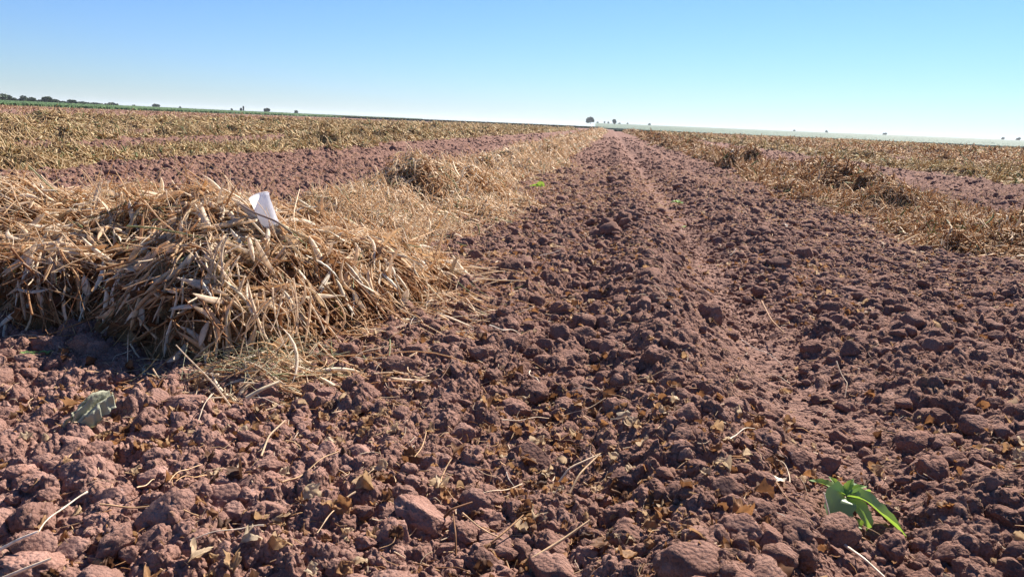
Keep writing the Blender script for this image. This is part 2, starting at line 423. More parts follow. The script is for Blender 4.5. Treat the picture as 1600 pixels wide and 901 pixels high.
def mound_mesh(hf, box, step, name, mat, parent, sink=0.035):
    x0, x1, y0, y1 = box
    sx, sy = step if isinstance(step, tuple) else (step, step)
    xs = np.arange(x0, x1, sx); ys = np.arange(y0, y1, sy)
    X, Y = np.meshgrid(xs, ys); X = X + (rng.uniform(size=X.shape) - .5) * sx * .5; Y = Y + (rng.uniform(size=X.shape) - .5) * sy * .5
    H = hf(X, Y); Z = base_h(X, Y) + H - sink + (fbm(X * 8, Y * 8, 71, 3) - 0.5) * 0.05 * np.clip(H / 0.1, 0, 1)
    ny, nx = X.shape
    i = np.arange(ny * nx).reshape(ny, nx)
    F = np.stack([i[:-1, :-1], i[:-1, 1:], i[1:, 1:], i[1:, :-1]], -1).reshape(-1, 4)
    keep = (H.ravel()[F].max(1) > 0.02); F = F[keep]
    used, inv = np.unique(F, return_inverse=True); F = inv.reshape(F.shape)
    V = np.stack([X, Y, Z], -1).reshape(-1, 3)[used]
    if parent is not None: V = V - np.array(parent.location)
    return mobj(name, mesh_np(name, V, F, mat), parent)

# leaf shapes ---------------------------------------------------------------
def leaf_proto(k, nu=6, nv=5):
    r = np.random.default_rng(500 + k)
    u = np.linspace(0, 1, nu); v = np.linspace(-1, 1, nv)
    U, Vv = np.meshgrid(u, v, indexing='ij')
    wid = np.sin(np.pi * np.clip(U, 0.02, 0.985) ** 0.75) ** 0.8 * r.uniform(0.28, 0.42) * (1 + (0.14 if nu > 8 else 0.0) * np.sin(U * r.uniform(12, 22) + r.uniform(0, 6)) * (np.abs(Vv) > .6))
    x = U - 0.5; y = Vv * wid * (1 + 0.25 * r.normal(size=U.shape) * 0.5)
    curl = r.uniform(0.6, 2.4) * r.choice([-1, 1]); fold = r.uniform(-1.2, 1.8)
    ang = (U - 0.5) * curl
    z = np.abs(y) * fold + np.where(abs(curl) > 0.1, (1 - np.cos(ang)) / curl, 0)
    x = np.sin(ang) / curl
    z = z + r.normal(0, 0.06 if nu < 8 else 0.022, U.shape) + 0.10 * np.sin(Vv * 3 + U * 7 + r.uniform(0, 6)) + 0.05 * np.sin(Vv * 6.5 * r.choice([-1, 1]) + U * 11 + r.uniform(0, 6))
    P_ = np.stack([x, y, z], -1).reshape(-1, 3)
    i = np.arange(nu * nv).reshape(nu, nv)
    F = np.stack([i[:-1, :-1], i[1:, :-1], i[1:, 1:], i[:-1, 1:]], -1).reshape(-1, 4)
    return P_, F
LEAVES = [leaf_proto(k) for k in range(14)]

def rot_mats(n, tilt=0.6):
    yaw = rng.uniform(0, 2 * np.pi, n); a = rng.normal(0, tilt, n); b = rng.normal(0, tilt, n)
    cy, sy = np.cos(yaw), np.sin(yaw); ca, sa = np.cos(a), np.sin(a); cb, sb = np.cos(b), np.sin(b)
    O = np.zeros(n); I = np.ones(n)
    Rz = np.stack([np.stack([cy, -sy, O], -1), np.stack([sy, cy, O], -1), np.stack([O, O, I], -1)], 1)
    Rx = np.stack([np.stack([I, O, O], -1), np.stack([O, ca, -sa], -1), np.stack([O, sa, ca], -1)], 1)
    Ry = np.stack([np.stack([cb, O, sb], -1), np.stack([O, I, O], -1), np.stack([-sb, O, cb], -1)], 1)
    return Rz @ Rx @ Ry

def scatter(acc, protos, pos, size, tilt=0.6, aniso=None, rnd=None):
    n = len(pos); which = rng.integers(0, len(protos), n); Rm = rot_mats(n, tilt)
    for k, (pv, pf) in enumerate(protos):
        s = np.nonzero(which == k)[0]
        if not len(s): continue
        q = pv[None] * size[s][:, None, None]
        if aniso is not None: q = q * aniso[s][:, None, :]
        q = np.einsum('nij,nvj->nvi', Rm[s], q) + pos[s][:, None]
        nv = len(pv)
        F = (pf[None] + (np.arange(len(s)) * nv)[:, None, None]).reshape(-1, pf.shape[1])
        acc.add(q.reshape(-1, 3), F, np.repeat(rnd[s] if rnd is not None else np.zeros(len(s)), nv))

# the straw heap in front -----------------------------------------------------
def off(hf, loc):
    return hf
BIG = empty('straw_pile', (-1.5, 2.2, 0)); tag(BIG, 'big tangled heap of dry bean straw nearest the camera, with the white cup on it', 'straw pile')
def finish(acc, name, mat, parent, stuff=True):
    me = acc.mesh(name, mat)
    o = mobj(name, me); 
    if parent is not None:
        o.parent = parent; o.matrix_parent_inverse = Matrix.Translation(-Vector(parent.location))
    if stuff: o['kind'] = 'stuff'
    return o
mound_mesh(pile_h, (-3.4, -0.35, 1.4, 3.4), 0.03, 'mat', M_MAT, BIG, 0.05)
acc = Acc()
def pile_front(x, y):       # weathered brown clutter low on the front, shade put into its tone
    return pile_h(x, y) - 0.02
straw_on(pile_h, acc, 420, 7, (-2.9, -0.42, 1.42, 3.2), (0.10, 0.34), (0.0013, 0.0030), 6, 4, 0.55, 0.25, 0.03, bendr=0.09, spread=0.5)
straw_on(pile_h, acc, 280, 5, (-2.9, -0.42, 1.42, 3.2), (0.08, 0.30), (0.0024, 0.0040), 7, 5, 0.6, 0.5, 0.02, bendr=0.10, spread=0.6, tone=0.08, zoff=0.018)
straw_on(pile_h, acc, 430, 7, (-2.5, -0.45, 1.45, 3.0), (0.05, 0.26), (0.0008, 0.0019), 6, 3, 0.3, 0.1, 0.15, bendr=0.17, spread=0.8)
# loose fringe round the foot
fr = lambda x, y: np.maximum(pile_h(x, y), pile_h(x - 0.10, y + 0.10) * 0.25)
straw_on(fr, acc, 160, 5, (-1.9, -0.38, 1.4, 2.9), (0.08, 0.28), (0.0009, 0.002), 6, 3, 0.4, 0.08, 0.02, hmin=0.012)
trail = lambda x, y: 0.035 * np.clip(1.3 - np.hypot((x + 0.52) / 0.30, (y - 2.35) / 0.75), 0, 1) * fbm(x * 5, y * 5, 66, 3)
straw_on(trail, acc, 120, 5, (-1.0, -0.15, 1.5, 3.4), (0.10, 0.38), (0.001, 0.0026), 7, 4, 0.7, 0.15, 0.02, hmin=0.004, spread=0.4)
tipf = lambda x, y: 0.05 * np.clip(1.2 - np.hypot((x + 0.74) / 0.17, (y - 1.52) / 0.14), 0, 1)
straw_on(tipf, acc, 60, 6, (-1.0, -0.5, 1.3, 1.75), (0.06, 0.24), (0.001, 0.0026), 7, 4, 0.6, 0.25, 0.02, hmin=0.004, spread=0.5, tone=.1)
def husks(n, box, thick=1.0):
    x = rng.uniform(box[0], box[1], n * 4); y = rng.uniform(box[2], box[3], n * 4); H = pile_h(x, y)
    k = np.nonzero(H > 0.03)[0][:n]; x, y, H = x[k], y[k], H[k]; e = .02; m = len(x)
    gx = np.clip((pile_h(x + e, y) - H) / e, -2, 2); gy = np.clip((pile_h(x, y + e) - H) / e, -2, 2)
    th = np.where(rng.uniform(size=m) < .6, rng.normal(0, .6, m), rng.uniform(0, 6.28, m)); dx, dy = np.cos(th), np.sin(th)
    dz = np.clip(gx * dx + gy * dy, -.9, .9) + rng.normal(0, .28, m)
    hang = (gx ** 2 + gy ** 2 > .5) & (rng.uniform(size=m) < .4)
    dx = np.where(hang, rng.normal(0, .5, m), dx); dy = np.where(hang, -.3, dy); dz = np.where(hang, -1.0, dz)
    p = np.stack([x, y, base_h(x, y) + H + rng.uniform(-.012, .03, m)], -1)
    return strands(m, p, np.stack([dx, dy, dz], -1), rng.uniform(.06, .14, m), rng.uniform(.0022, .0042, m) * thick, 9, 6, rng.normal(0, .10, m), np.clip(rng.normal(.76, .16, m), .15, .92), flat=.14, pod=np.ones(m, bool), flatp=.16)
acc.add(*husks(430, (-2.6, -.5, 1.45, 2.9)))
acc.add(*husks(330, (-2.6, -.5, 1.5, 2.7), 1.3))
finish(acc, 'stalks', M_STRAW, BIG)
# dry leaf scraps in the heap
acc = Acc(); n = 4200
x = rng.uniform(-2.7, -0.45, n); y = rng.uniform(1.45, 3.0, n); H = pile_h(x, y); k = H > 0.03; x, y, H = x[k], y[k], H[k]
scatter(acc, LEAVES, np.stack([x, y, base_h(x, y) + H + rng.uniform(-.05, .010, len(x))], -1), rng.uniform(0.018, 0.06, len(x)), 1.0, rnd=rng.beta(1.8, 1.8, len(x)) * np.where(H < .2, .7, 1.0))
finish(acc, 'dry_leaves', M_LEAF, BIG)

# windrows ---------------------------------------------------------------------
def windrow(name, label, hf, c, w, y0, y1, mats, matm, group=None, near=None):
    t = empty(name, (c, y0, 0)); tag(t, label, 'windrow', group)
    wx0, wx1 = c - w * 1.9 - .1, c + w * 1.9 + .1
    b = y0
    for (ya, yb, st) in ((y0, min(y1, 14), 0.05), (14, min(y1, 45), (0.09, 0.16)), (45, y1, (0.14, 0.45))):
        ya = max(ya, y0)
        if yb > ya + .1: mound_mesh(hf, (wx0, wx1, ya, yb), st, 'mat', matm, t, 0.03)
    acc = Acc()
    edges = [y0, 2.5, 4, 7, 11, 17, 27, 45, 75, 125]
    for a, bb in zip([max(y0, e) for e in edges[:-1]], edges[1:]):
        bb = min(bb, y1)
        if bb <= a: continue
        d = (abs(c) * 0.6 + (a + bb) / 2); pxs = d / 760.0           # metres per picture pixel
        rmin = max(0.0017, pxs * 0.42)
        lmin = min(max(0.07, pxs * 6), 0.25)
        area = (bb - a) * w * 1.7
        n = int(min(9000, area * 1.5 / (rmin * 2 * lmin * 1.3)))
        per = 6 if d < 20 else 3
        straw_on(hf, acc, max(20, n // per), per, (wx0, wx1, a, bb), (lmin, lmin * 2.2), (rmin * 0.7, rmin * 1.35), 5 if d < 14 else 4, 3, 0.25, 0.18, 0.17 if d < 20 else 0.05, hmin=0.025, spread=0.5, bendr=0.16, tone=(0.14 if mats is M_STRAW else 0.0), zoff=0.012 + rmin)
    finish(acc, 'stalks', mats, t)
    return t
windrow('straw_windrow', 'pale tan straw windrow running back from the big heap left of the ridge', left_row_h, LEFT_C, 0.72, 2.5, 118, M_STRAW, M_MAT)
windrow('straw_windrow', 'rusty brown windrow with a dark round clump, nearest one right of the wheel track', right_row_h, RIGHT_C, 0.75, 1.2, 118, M_RUST, M_MAT)
far_rows = [(-5.4, 0.75, 0.24, 301, M_OLIVE, 'olive tan windrow across the bare soil strip behind the big straw heap'),
            (-9.0, 0.8, 0.23, 311, M_OLIVE, 'second olive windrow beyond the big straw heap, behind a thin soil strip'),
            (-12.4, 0.8, 0.23, 321, M_OLIVE, 'third olive windrow beyond the big straw heap'),
            (-19.6, 0.9, 0.24, 341, M_OLIVE, 'last thin windrow on the left, beside the bare pinkish field'),
            (-15.8, 0.8, 0.23, 331, M_OLIVE, 'fourth olive tan windrow beyond the big straw heap'),
            (6.5, 0.9, 0.19, 401, M_OLIVE, 'second windrow right of the wheel track, olive and tan with dark undersides'),
            (9.9, 0.9, 0.19, 411, M_RUST, 'third windrow right of the wheel track, brown and tan'),
            (13.4, 0.9, 0.19, 421, M_RUST, 'fourth windrow right of the wheel track, reddish tan'),
            (16.9, 1.0, 0.19, 431, M_OLIVE, 'fifth windrow right of the wheel track, seen as a thin band'),
            (20.6, 1.0, 0.19, 441, M_RUST, 'sixth windrow right of the wheel track, a very thin distant band'),
            (24.3, 1.1, 0.19, 451, M_OLIVE, 'seventh windrow right of the wheel track, close to the pale green field'),
            (28.3, 1.1, 0.19, 461, M_RUST, 'eighth windrow right of the wheel track, a sliver at the picture edge'),
            (32.5, 1.1, 0.19, 471, M_OLIVE, 'ninth and last windrow right of the wheel track, before the pale crop')]
for (c, w, h, s, mt, lab) in far_rows:
    ystart = abs(c) * (1.02 if c < 0 else 1.75) - 0.5 if c < 0 else abs(c) * 1.72
    windrow('straw_windrow', lab, (lambda x, y, c=c, w=w, h=h, s=s: windrow_h(x, y, c, w, h, s)), c, w, max(3.5, ystart), 112, mt, M_MAT_O if mt is M_OLIVE else M_MAT, 'distant straw windrows')

def mounds(x, y):
    return np.maximum.reduce([pile_h(x, y) * (y > 1.3) * (y < 3.4), left_row_h(x, y), right_row_h(x, y)])

# ------------------------------------------------------------------ clods
def ico(sub):
    bm = bmesh.new(); bmesh.ops.create_icosphere(bm, subdivisions=sub, radius=1)
    V = np.array([v.co[:] for v in bm.verts]); F = np.array([[v.index for v in f.verts] for f in bm.faces]); bm.free(); return V, F
ICO = {s: ico(s) for s in (2, 3, 4, 5)}
def clod_shape(k, sub):
    V, F = ICO[sub]; r = random.Random(900 + k)
    off = Vector((r.uniform(0, 50), r.uniform(0, 50), r.uniform(0, 50)))
    cuts = [(Vector((r.gauss(0, 1), r.gauss(0, 1), r.gauss(0, 0.8))).normalized(), r.uniform(0.50, 0.86)) for _ in range(r.randint(4, 8))]
    sc = Vector((r.uniform(0.85, 1.25), r.uniform(0.7, 1.0), r.uniform(0.62, 0.85)))
    lumpy = r.choice((0.15, 0.3, 0.55, 0.9))
    out = np.empty_like(V)
    for i, v in enumerate(V):
        p = Vector(v)
        f = 1 + 0.30 * mnoise.noise(p * 1.15 + off)
        if sub >= 3:
            w = Vector((mnoise.noise(p * 2 + off), mnoise.noise(p * 2 - off), mnoise.noise(p * 2.3 + off * 2))) * 0.25
            d1 = mnoise.voronoi((p + w) * 2.0 + off)[0][0]; f += lumpy * 0.42 * (0.42 - d1)
            d2 = mnoise.voronoi((p + w) * 4.6 + off)[0][0]; f += (0.07 + 0.13 * lumpy) * (0.4 - d2)
            f += 0.06 * mnoise.noise(p * 7 + off)
            vd = mnoise.voronoi((p + w) * 1.5 + off * 1.7)[0]; f -= 0.16 * math.exp(-((vd[1] - vd[0]) / 0.09) ** 2)
        else: f += 0.30 * mnoise.noise(p * 2.2 + off) + 0.16 * mnoise.noise(p * 5 + off)
        if sub >= 4:
            d3 = mnoise.voronoi(p * 10 + off)[0][0]; f += 0.06 * (0.4 - d3)
            f += 0.04 * mnoise.noise(p * 17 + off)
        q = p * f
        for n_, c_ in cuts:
            d = q.dot(n_)
            if d > c_: q -= n_ * (d - c_) * 0.92
        out[i] = (q.x * sc.x, q.y * sc.y, q.z * sc.z)
    return out, F
NPROTO = 16
CLOD = {s: [clod_shape(k, s) for k in range(NPROTO)] for s in (2, 3, 4)}
CLOD1 = []
bm_v, bm_f = ico(1)
for k in range(NPROTO):
    r = np.random.default_rng(k); CLOD1.append((bm_v * r.uniform(0.55, 1.3, (len(bm_v), 1)) * np.array([1, 0.85, 0.72]), bm_f))
CLOD[1] = CLOD1

cand = []          # x, y, r
VIEW = math.radians(-6.8)
def sector(n, d1, d0=0.55, half=None):
    half = half or (56 if d1 < 6 else 48)
    # uniform by area over the sector in front of the camera (apex set back so a step aside stays covered)
    r = np.sqrt(rng.uniform(d0 ** 2, d1 ** 2, n)); a = np.radians(rng.uniform(-half, half, n)) + VIEW
    x = r * np.sin(a); y = r * np.cos(a)
    return x, y
def add_bin(rmean, cov, dmax):
    area = math.radians(112 if dmax < 6 else 96) / 2 * dmax ** 2
    n = int(cov * area / (math.pi * rmean ** 2 * 0.75))
    x, y = sector(n, dmax)
    r = rmean * np.exp(rng.normal(0, 0.22, n))
    dens = sstep(0.30, 0.62, fbm(x * 3.2, y * 3.2, 81, 3)) * 0.8 + 0.2
    dens = dens * (1 - 0.97 * track_mask(x, y) * (1 if rmean > 0.007 else 0.4))
    if rmean > 0.014: dens = dens * (0.75 + 0.9 * g2(x, 0.16, 0.17) + 0.5 * g2(x, 0.85, 0.25))
    if 0.009 < rmean < 0.02: dens = dens * (0.42 + 0.58 * sstep(2.0, 3.5, np.hypot(x, y)))
    m = mounds(x, y) > 0.05
    dens = np.where(m & (np.hypot(x, y) > 1.2), dens * 0.05, dens)
    k = rng.uniform(size=n) < dens
    cand.append(np.stack([x[k], y[k], r[k]], -1))
add_bin(0.0026, 0.22, 1.7); add_bin(0.0040, 0.50, 2.6); add_bin(0.0065, 0.75, 5.0); add_bin(0.021, 0.16, 2.2); add_bin(0.032, 0.09, 2.0); add_bin(0.0115, 0.85, 8.5); add_bin(0.018, 0.62, 15); add_bin(0.027, 0.24, 26.0); add_bin(0.040, 0.050, 45.0)
C = np.concatenate(cand)
d = np.hypot(C[:, 0], C[:, 1])
px = 2 * C[:, 2] * 760 / d
C = C[np.argsort(-px)]; d = np.hypot(C[:, 0], C[:, 1]); px = 2 * C[:, 2] * 760 / d

# clods one can single out in the photograph: pixel of the centre, width in photo pixels, label
HAND = [((52, 800), 118, 'broad flat-topped red clod, the biggest one at the left picture edge'),
        ((150, 762), 84, 'rough pinkish clod just right of the biggest flat-topped clod'),
        ((292, 728), 76, 'square clod with a dark shaded front face below the curled grey-green leaf'),
        ((338, 640), 58, 'rounded dark clod just below the front foot of the straw heap'),
        ((384, 606), 70, 'crumbly dark clod touching the grey grass at the heap foot'),
        ((512, 612), 66, 'peaked reddish clod right of the straw heap front tip'),
        ((428, 775), 70, 'lumpy clod standing in the lower left part with straw beside it'),
        ((335, 815), 62, 'knobbly clod near the bottom edge left of a leaning brown leaf'),
        ((495, 745), 44, 'small round clod below a thin arched straw, lower left'),
        ((702, 627), 58, 'round dark clod standing alone below the middle of the picture'),
        ((562, 712), 60, 'low wide clod below the end of the straw heap'),
        ((770, 590), 50, 'dusty rounded clod in the leaf litter left of the ridge'),
        ((1106, 500), 88, 'long slab-like clod on the ridge edge left of the wheel track'),
        ((1055, 418), 48, 'dark block clod on the ridge halfway up the wheel track'),
        ((1218, 422), 56, 'dark wide clod casting a shadow, right of the wheel track'),
        ((1190, 446), 34, 'smaller clod just below left of the dark wide clod right of the track'),
        ((975, 365), 44, 'dark hummocky clod on the ridge crest'),
        ((1022, 400), 34, 'dark pointed clod on the ridge between two bigger ones'),
        ((1490, 496), 58, 'double-lobed clod at the right beside a ball-shaped clod'),
        ((1532, 486), 52, 'ball-shaped clod at the right picture side with deep shade under it'),
        ((1445, 393), 26, 'round dark clod near the tiny green sprouts at right'),
        ((1474, 448), 38, 'dark clod among orange leaves at the right side'),
        ((1405, 452), 40, 'jagged dark clod left of the one among orange leaves'),
        ((1465, 735), 86, 'long pale smooth-topped clod right of the green seedling'),
        ((1570, 815), 66, 'brown block clod in the lower right corner'),
        ((1540, 760), 74, 'rough wide clod above the brown corner block'),
        ((1446, 626), 44, 'pale grey-topped clod in the right middle, lit on its top'),
        ((1275, 862), 46, 'pale egg-shaped clod below left of the green seedling'),
        ((1205, 692), 44, 'hollow-sided clod left of the wheel track, near the bottom'),
        ((1160, 590), 40, 'dark clod on the lower ridge edge'),
        ((925, 893), 50, 'square pale clod cut by the bottom edge of the picture'),
        ((1185, 850), 72, 'crumbly wide clod at the bottom left of the green seedling'),
        ((880, 675), 44, 'fissured upright clod in the middle of the leaf litter'),
        ((655, 610), 54, 'broken clod on the slope right of the straw heap tip'),
        ((60, 745), 60, 'pinkish lump above the biggest flat-topped clod')]
bpy_clods = []
def clod_mesh(k):
    return mesh_np('soil_clod', *CLOD[4][k], M_CLOD)
CLOD_ME = [clod_mesh(k) for k in range(NPROTO)]
def place_clod(x, y, r, label, group=None, k=None, sink=0.38, rz=None, tilt=0.25):
    o = bpy.data.objects.new('soil_clod', CLOD_ME[random.randrange(NPROTO) if k is None else k])
    o.scale = (r * random.uniform(.92, 1.1), r * random.uniform(.92, 1.1), r * random.uniform(.9, 1.1))
    o.rotation_euler = (random.gauss(0, tilt), random.gauss(0, tilt), random.uniform(0, 6.283) if rz is None else rz)
    o.location = (x, y, float(base_h(np.array([x]), np.array([y]))[0]) + 0.012 + r * (0.62 - sink))
    link(o); tag(o, label, 'clod', group); return o
taken = []
for i, ((cx, cy), wpx, lab) in enumerate(HAND):
    p = P(cx, cy, 0.03); dd = math.hypot(p[0], p[1])
    slant = math.hypot(dd, CAM_H)
    r = wpx / FPX * slant / 2 * (0.80 if wpx < 64 else 0.74)
    place_clod(p[0], p[1], r, lab, None, i % NPROTO, 0.34 + 0.22 * (wpx > 64)); taken.append((p[0], p[1], r))
tk = np.array(taken)
dmin = np.sqrt(((C[:, None, :2] - tk[None, :, :2]) ** 2).sum(-1)) - tk[None, :, 2] * 0.95
C = C[dmin.min(1) > 0]; d = np.hypot(C[:, 0], C[:, 1]); px = 2 * C[:, 2] * 760 / d
def in_frame(x, y, z=0.02):
    q = np.stack([x, y, np.full_like(x, z - CAM_H)], -1) @ RX
    u = q[:, 0] / -q[:, 2] * FPX + 800; v = -q[:, 1] / -q[:, 2] * FPX + 450.5
    return (q[:, 2] < 0) & (u > -20) & (u < 1620) & (v < 925)
inf = in_frame(C[:, 0], C[:, 1])
NI = 255
ids = np.nonzero(inf)[0][:NI]
ZONES = [(lambda x, y: x < -0.33 and y < 1.25, 'small reddish soil clod among dry leaves in the lower left corner', 'clods in the lower left corner'),
         (lambda x, y: x < -0.02 and y < 1.6, 'small reddish soil clod on the leaf-strewn soil below the straw heap', 'clods below the straw heap'),
         (lambda x, y: x < -0.02, 'soil clod on the cloddy strip between the straw heap and the ridge', 'clods between heap and ridge'),
         (lambda x, y: x < 0.36, 'soil clod on the raised ridge left of the smooth wheel track', 'clods on the ridge'),
         (lambda x, y: x < 0.60, 'small soil clod in or at the edge of the smooth wheel track', 'clods in the wheel track'),
         (lambda x, y: y < 1.6, 'soil clod on the rough ground at the lower right, right of the wheel track', 'clods at the lower right'),
         (lambda x, y: True, 'soil clod on the rough ground towards the rusty windrow right of the track', 'clods towards the rusty windrow')]
for i in ids:
    x, y, r = C[i]
    for f, lab, grp in ZONES:
        if f(x, y): break
    place_clod(float(x), float(y), float(r), lab, grp)
rest = np.ones(len(C), bool); rest[ids] = False
C = C[rest]; d = d[rest]; px = px[rest]
acc = Acc()
g = gz(C[:, 0], C[:, 1])
for lod, lo, hi in ((3, 13, 1e9), (2, 5, 13), (1, 0, 5)):
    s = np.nonzero((px >= lo) & (px < hi))[0]
    r = C[s, 2]
    pos = np.stack([C[s, 0], C[s, 1], g[s] + r * rng.uniform(0.05, 0.5, len(s))], -1)
    scatter(acc, CLOD[lod], pos, r, 0.4, rng.uniform(0.8, 1.2, (len(s), 3)))
    print('clods lod', lod, len(s))
me = acc.mesh('soil_crumbs', M_CLOD_S)
tag(mobj('soil_crumbs', me), 'loose soil crumbs and small clods strewn over the tilled field', 'soil crumbs', kind='stuff')

# ------------------------------------------------------------------ fallen leaves
def leaf_density(x, y):
    p = fbm(x * 2.6, y * 2.2, 91, 3, 0.6)
    z = 0.22 + 0.78 * sstep(0.44, 0.70, p)
    z = z * (0.25 + 1.0 * g2(x, -0.25, 0.45) + 0.5 * (x < -0.3) * (y < 1.6) + 0.35 * g2(x, 0.95, 0.5)) * (1 - 0.8 * track_mask(x, y))
    return z
def leaf_pts(n, d1, d0=.6):
    x, y = sector(n, d1, d0); k = (rng.uniform(size=n) < leaf_density(x, y)) & ~((mounds(x, y) > 0.06)); return x[k], y[k]
xs, ys = [], []
for n, d0, d1 in ((5700, 0.6, 1.7), (12200, 1.7, 3.6), (11500, 3.6, 9)):
    x, y = leaf_pts(n, d1, d0); xs.append(x); ys.append(y)
x = np.concatenate(xs); y = np.concatenate(ys); dd = np.hypot(x, y)
size = 0.008 + 0.028 * rng.uniform(0, 1, len(x)) ** 2.6 * np.where(dd > 2, 0.9, 1.0)
o_ = np.argsort(-(size / dd)); x, y, dd, size = x[o_], y[o_], dd[o_], size[o_]
z = gz(x, y) + 0.010 + size * 0.15
ink = np.nonzero(in_frame(x, y))[0][:260]
LEAF_ME = [mesh_np('dry_leaf', *leaf_proto(k, 15, 11), M_LEAF_O) for k in range(14)]
for i in ink:
    o = bpy.data.objects.new('dry_leaf', LEAF_ME[random.randrange(14)])
    s = float(size[i]); o.scale = (s, s, s); o.location = (float(x[i]), float(y[i]), float(z[i]) + 0.004)
    o.rotation_euler = (random.gauss(0, .55), random.gauss(0, .55), random.uniform(0, 6.28)); link(o)
    xx, yy = x[i], y[i]
    if xx < -0.33 and yy < 1.25: lab, grp = 'curled brown bean leaf lying between clods in the lower left corner', 'leaves in the lower left corner'
    elif xx < 0.3 and yy < 1.35: lab, grp = 'curled brown bean leaf between clods at the bottom middle', 'leaves at the bottom middle'
    elif xx < 0.3: lab, grp = 'dry orange-brown leaf on the strip between straw heap and ridge', 'leaves between heap and ridge'
    else: lab, grp = 'dry brown leaf on the soil right of the ridge', 'leaves right of the ridge'
    tag(o, lab, 'dry leaf', grp)
rest = np.ones(len(x), bool); rest[ink] = False
acc = Acc()
scatter(acc, LEAVES, np.stack([x, y, z], -1)[rest], size[rest], 0.6, rnd=rng.beta(1.6, 1.8, rest.sum()))
# crumbled leaf fragments
n = 215000; x, y = sector(n, 9.0); dd = np.hypot(x, y)
k = rng.uniform(size=n) < leaf_density(x, y) * np.where(dd < 2.5, 1.0, 0.8); k &= ~(mounds(x, y) > 0.06)
x, y = x[k], y[k]
FRAG = [leaf_proto(40 + k, 3, 3) for k in range(10)]
scatter(acc, FRAG, np.stack([x, y, gz(x, y) + 0.008], -1), (0.004 + 0.014 * rng.uniform(0, 1, len(x)) ** 2.2) * np.clip(np.hypot(x, y) / 3, 1, 2), 0.8, rnd=rng.beta(1.9, 1.5, len(x)))
print('frags', len(x))
tag(mobj('leaf_litter', acc.mesh('leaf_litter', M_LEAF)), 'crumbled orange-brown leaf litter scattered between the clods', 'leaf litter', kind='stuff')

# broken straw and chaff strewn over the soil
n = 130000; x, y = sector(n, 11.0); dd = np.hypot(x, y)
k = (rng.uniform(size=n) < (0.10 + 0.5 * leaf_density(x, y) + 0.5 * g2(x, -0.45, 0.35) + 0.35 * g2(x, 1.75, 0.5)) * (1 - 0.7 * track_mask(x, y))) & ~(mounds(x, y) > 0.08)
x, y, dd = x[k], y[k], dd[k]; n = len(x); th = rng.uniform(0, 6.28, n)
acc = Acc()
acc.add(*strands(n, np.stack([x, y, gz(x, y) + 0.014], -1), np.stack([np.cos(th), np.sin(th), rng.normal(0, .3, n)], -1), rng.uniform(.012, .05, n) * np.clip(dd / 3, .8, 1.8), rng.uniform(.0006, .0013, n) * np.clip(dd / 2.2, 1, 3.2), 4, 3, rng.normal(0, .2, n), np.clip(rng.beta(2, 2, n), 0, .97)))
tag(mobj('chaff', acc.mesh('chaff', M_STRAW)), 'short broken straw bits and chaff scattered over the soil', 'chaff', kind='stuff')
print('chaff', n)

# ------------------------------------------------------------------ loose stalks on the soil
def tube(pts, rad, S=6):
    """swept tube through points, closed ends"""
    pts = np.asarray(pts, float); K = len(pts); rad = np.broadcast_to(rad, (K,))
    t = np.gradient(pts, axis=0); t /= np.linalg.norm(t, axis=1, keepdims=True) + 1e-9
    ref = np.array([0, 0, 1.0]) if abs(t[0][2]) < .9 else np.array([1.0, 0, 0])
    u = np.cross(t, ref); u /= np.linalg.norm(u, axis=1, keepdims=True) + 1e-9; v = np.cross(t, u)
    a = np.linspace(0, 2 * np.pi, S, endpoint=False)
    V = pts[:, None] + (u[:, None] * np.cos(a)[None, :, None] + v[:, None] * np.sin(a)[None, :, None]) * rad[:, None, None]
    i = np.arange(K * S).reshape(K, S)
    F = np.stack([i[:-1], np.roll(i, -1, 1)[:-1], np.roll(i, -1, 1)[1:], i[1:]], -1).reshape(-1, 4)
    return V.reshape(-1, 3), F
def stalk_curve(k):
    r = np.random.default_rng(700 + k)
    t = np.linspace(-.5, .5, 13)
    kink = r.uniform(-.3, .3); b = r.uniform(-.35, .35)
    pts = np.stack([t, b * (t ** 2 - .08) + 0.25 * r.choice([0, 1]) * np.abs(t - kink) * r.choice([-1, 1]), 0.22 * (0.25 - t ** 2) * r.uniform(0, 1) + 0.02 * np.sin(t * 9)], -1)
    V, F = tube(pts, np.linspace(0.010, 0.006, 13) * (1 + 0.5 * (r.uniform(size=13) > .85)), 6)
    return V, F
STALK = [mesh_np('straw_stalk', *stalk_curve(k), M_STALK) for k in range(10)]
n = 1200; x, y = sector(n, 4.2); dd = np.hypot(x, y)
k = (rng.uniform(size=n) < np.clip(1.6 / dd, 0, 1) * (0.5 + .9 * (x < .35))) & ~(mounds(x, y) > 0.08) & in_frame(x, y)
x, y = x[k][:210], y[k][:210]
def stalk_label(xx, yy):
    if xx < -0.33 and yy < 1.4: return 'thin tan stalk lying on clods in the lower left corner', 'stalks in the lower left corner'
    if xx < 0.3 and yy < 1.4: return 'thin tan stalk lying on clods at the bottom middle', 'stalks at the bottom middle'
    if xx < 0.3: return 'thin dry stalk on the strip between straw heap and ridge', 'stalks between heap and ridge'
    return 'thin dry stalk on the soil right of the ridge', 'stalks right of the ridge'
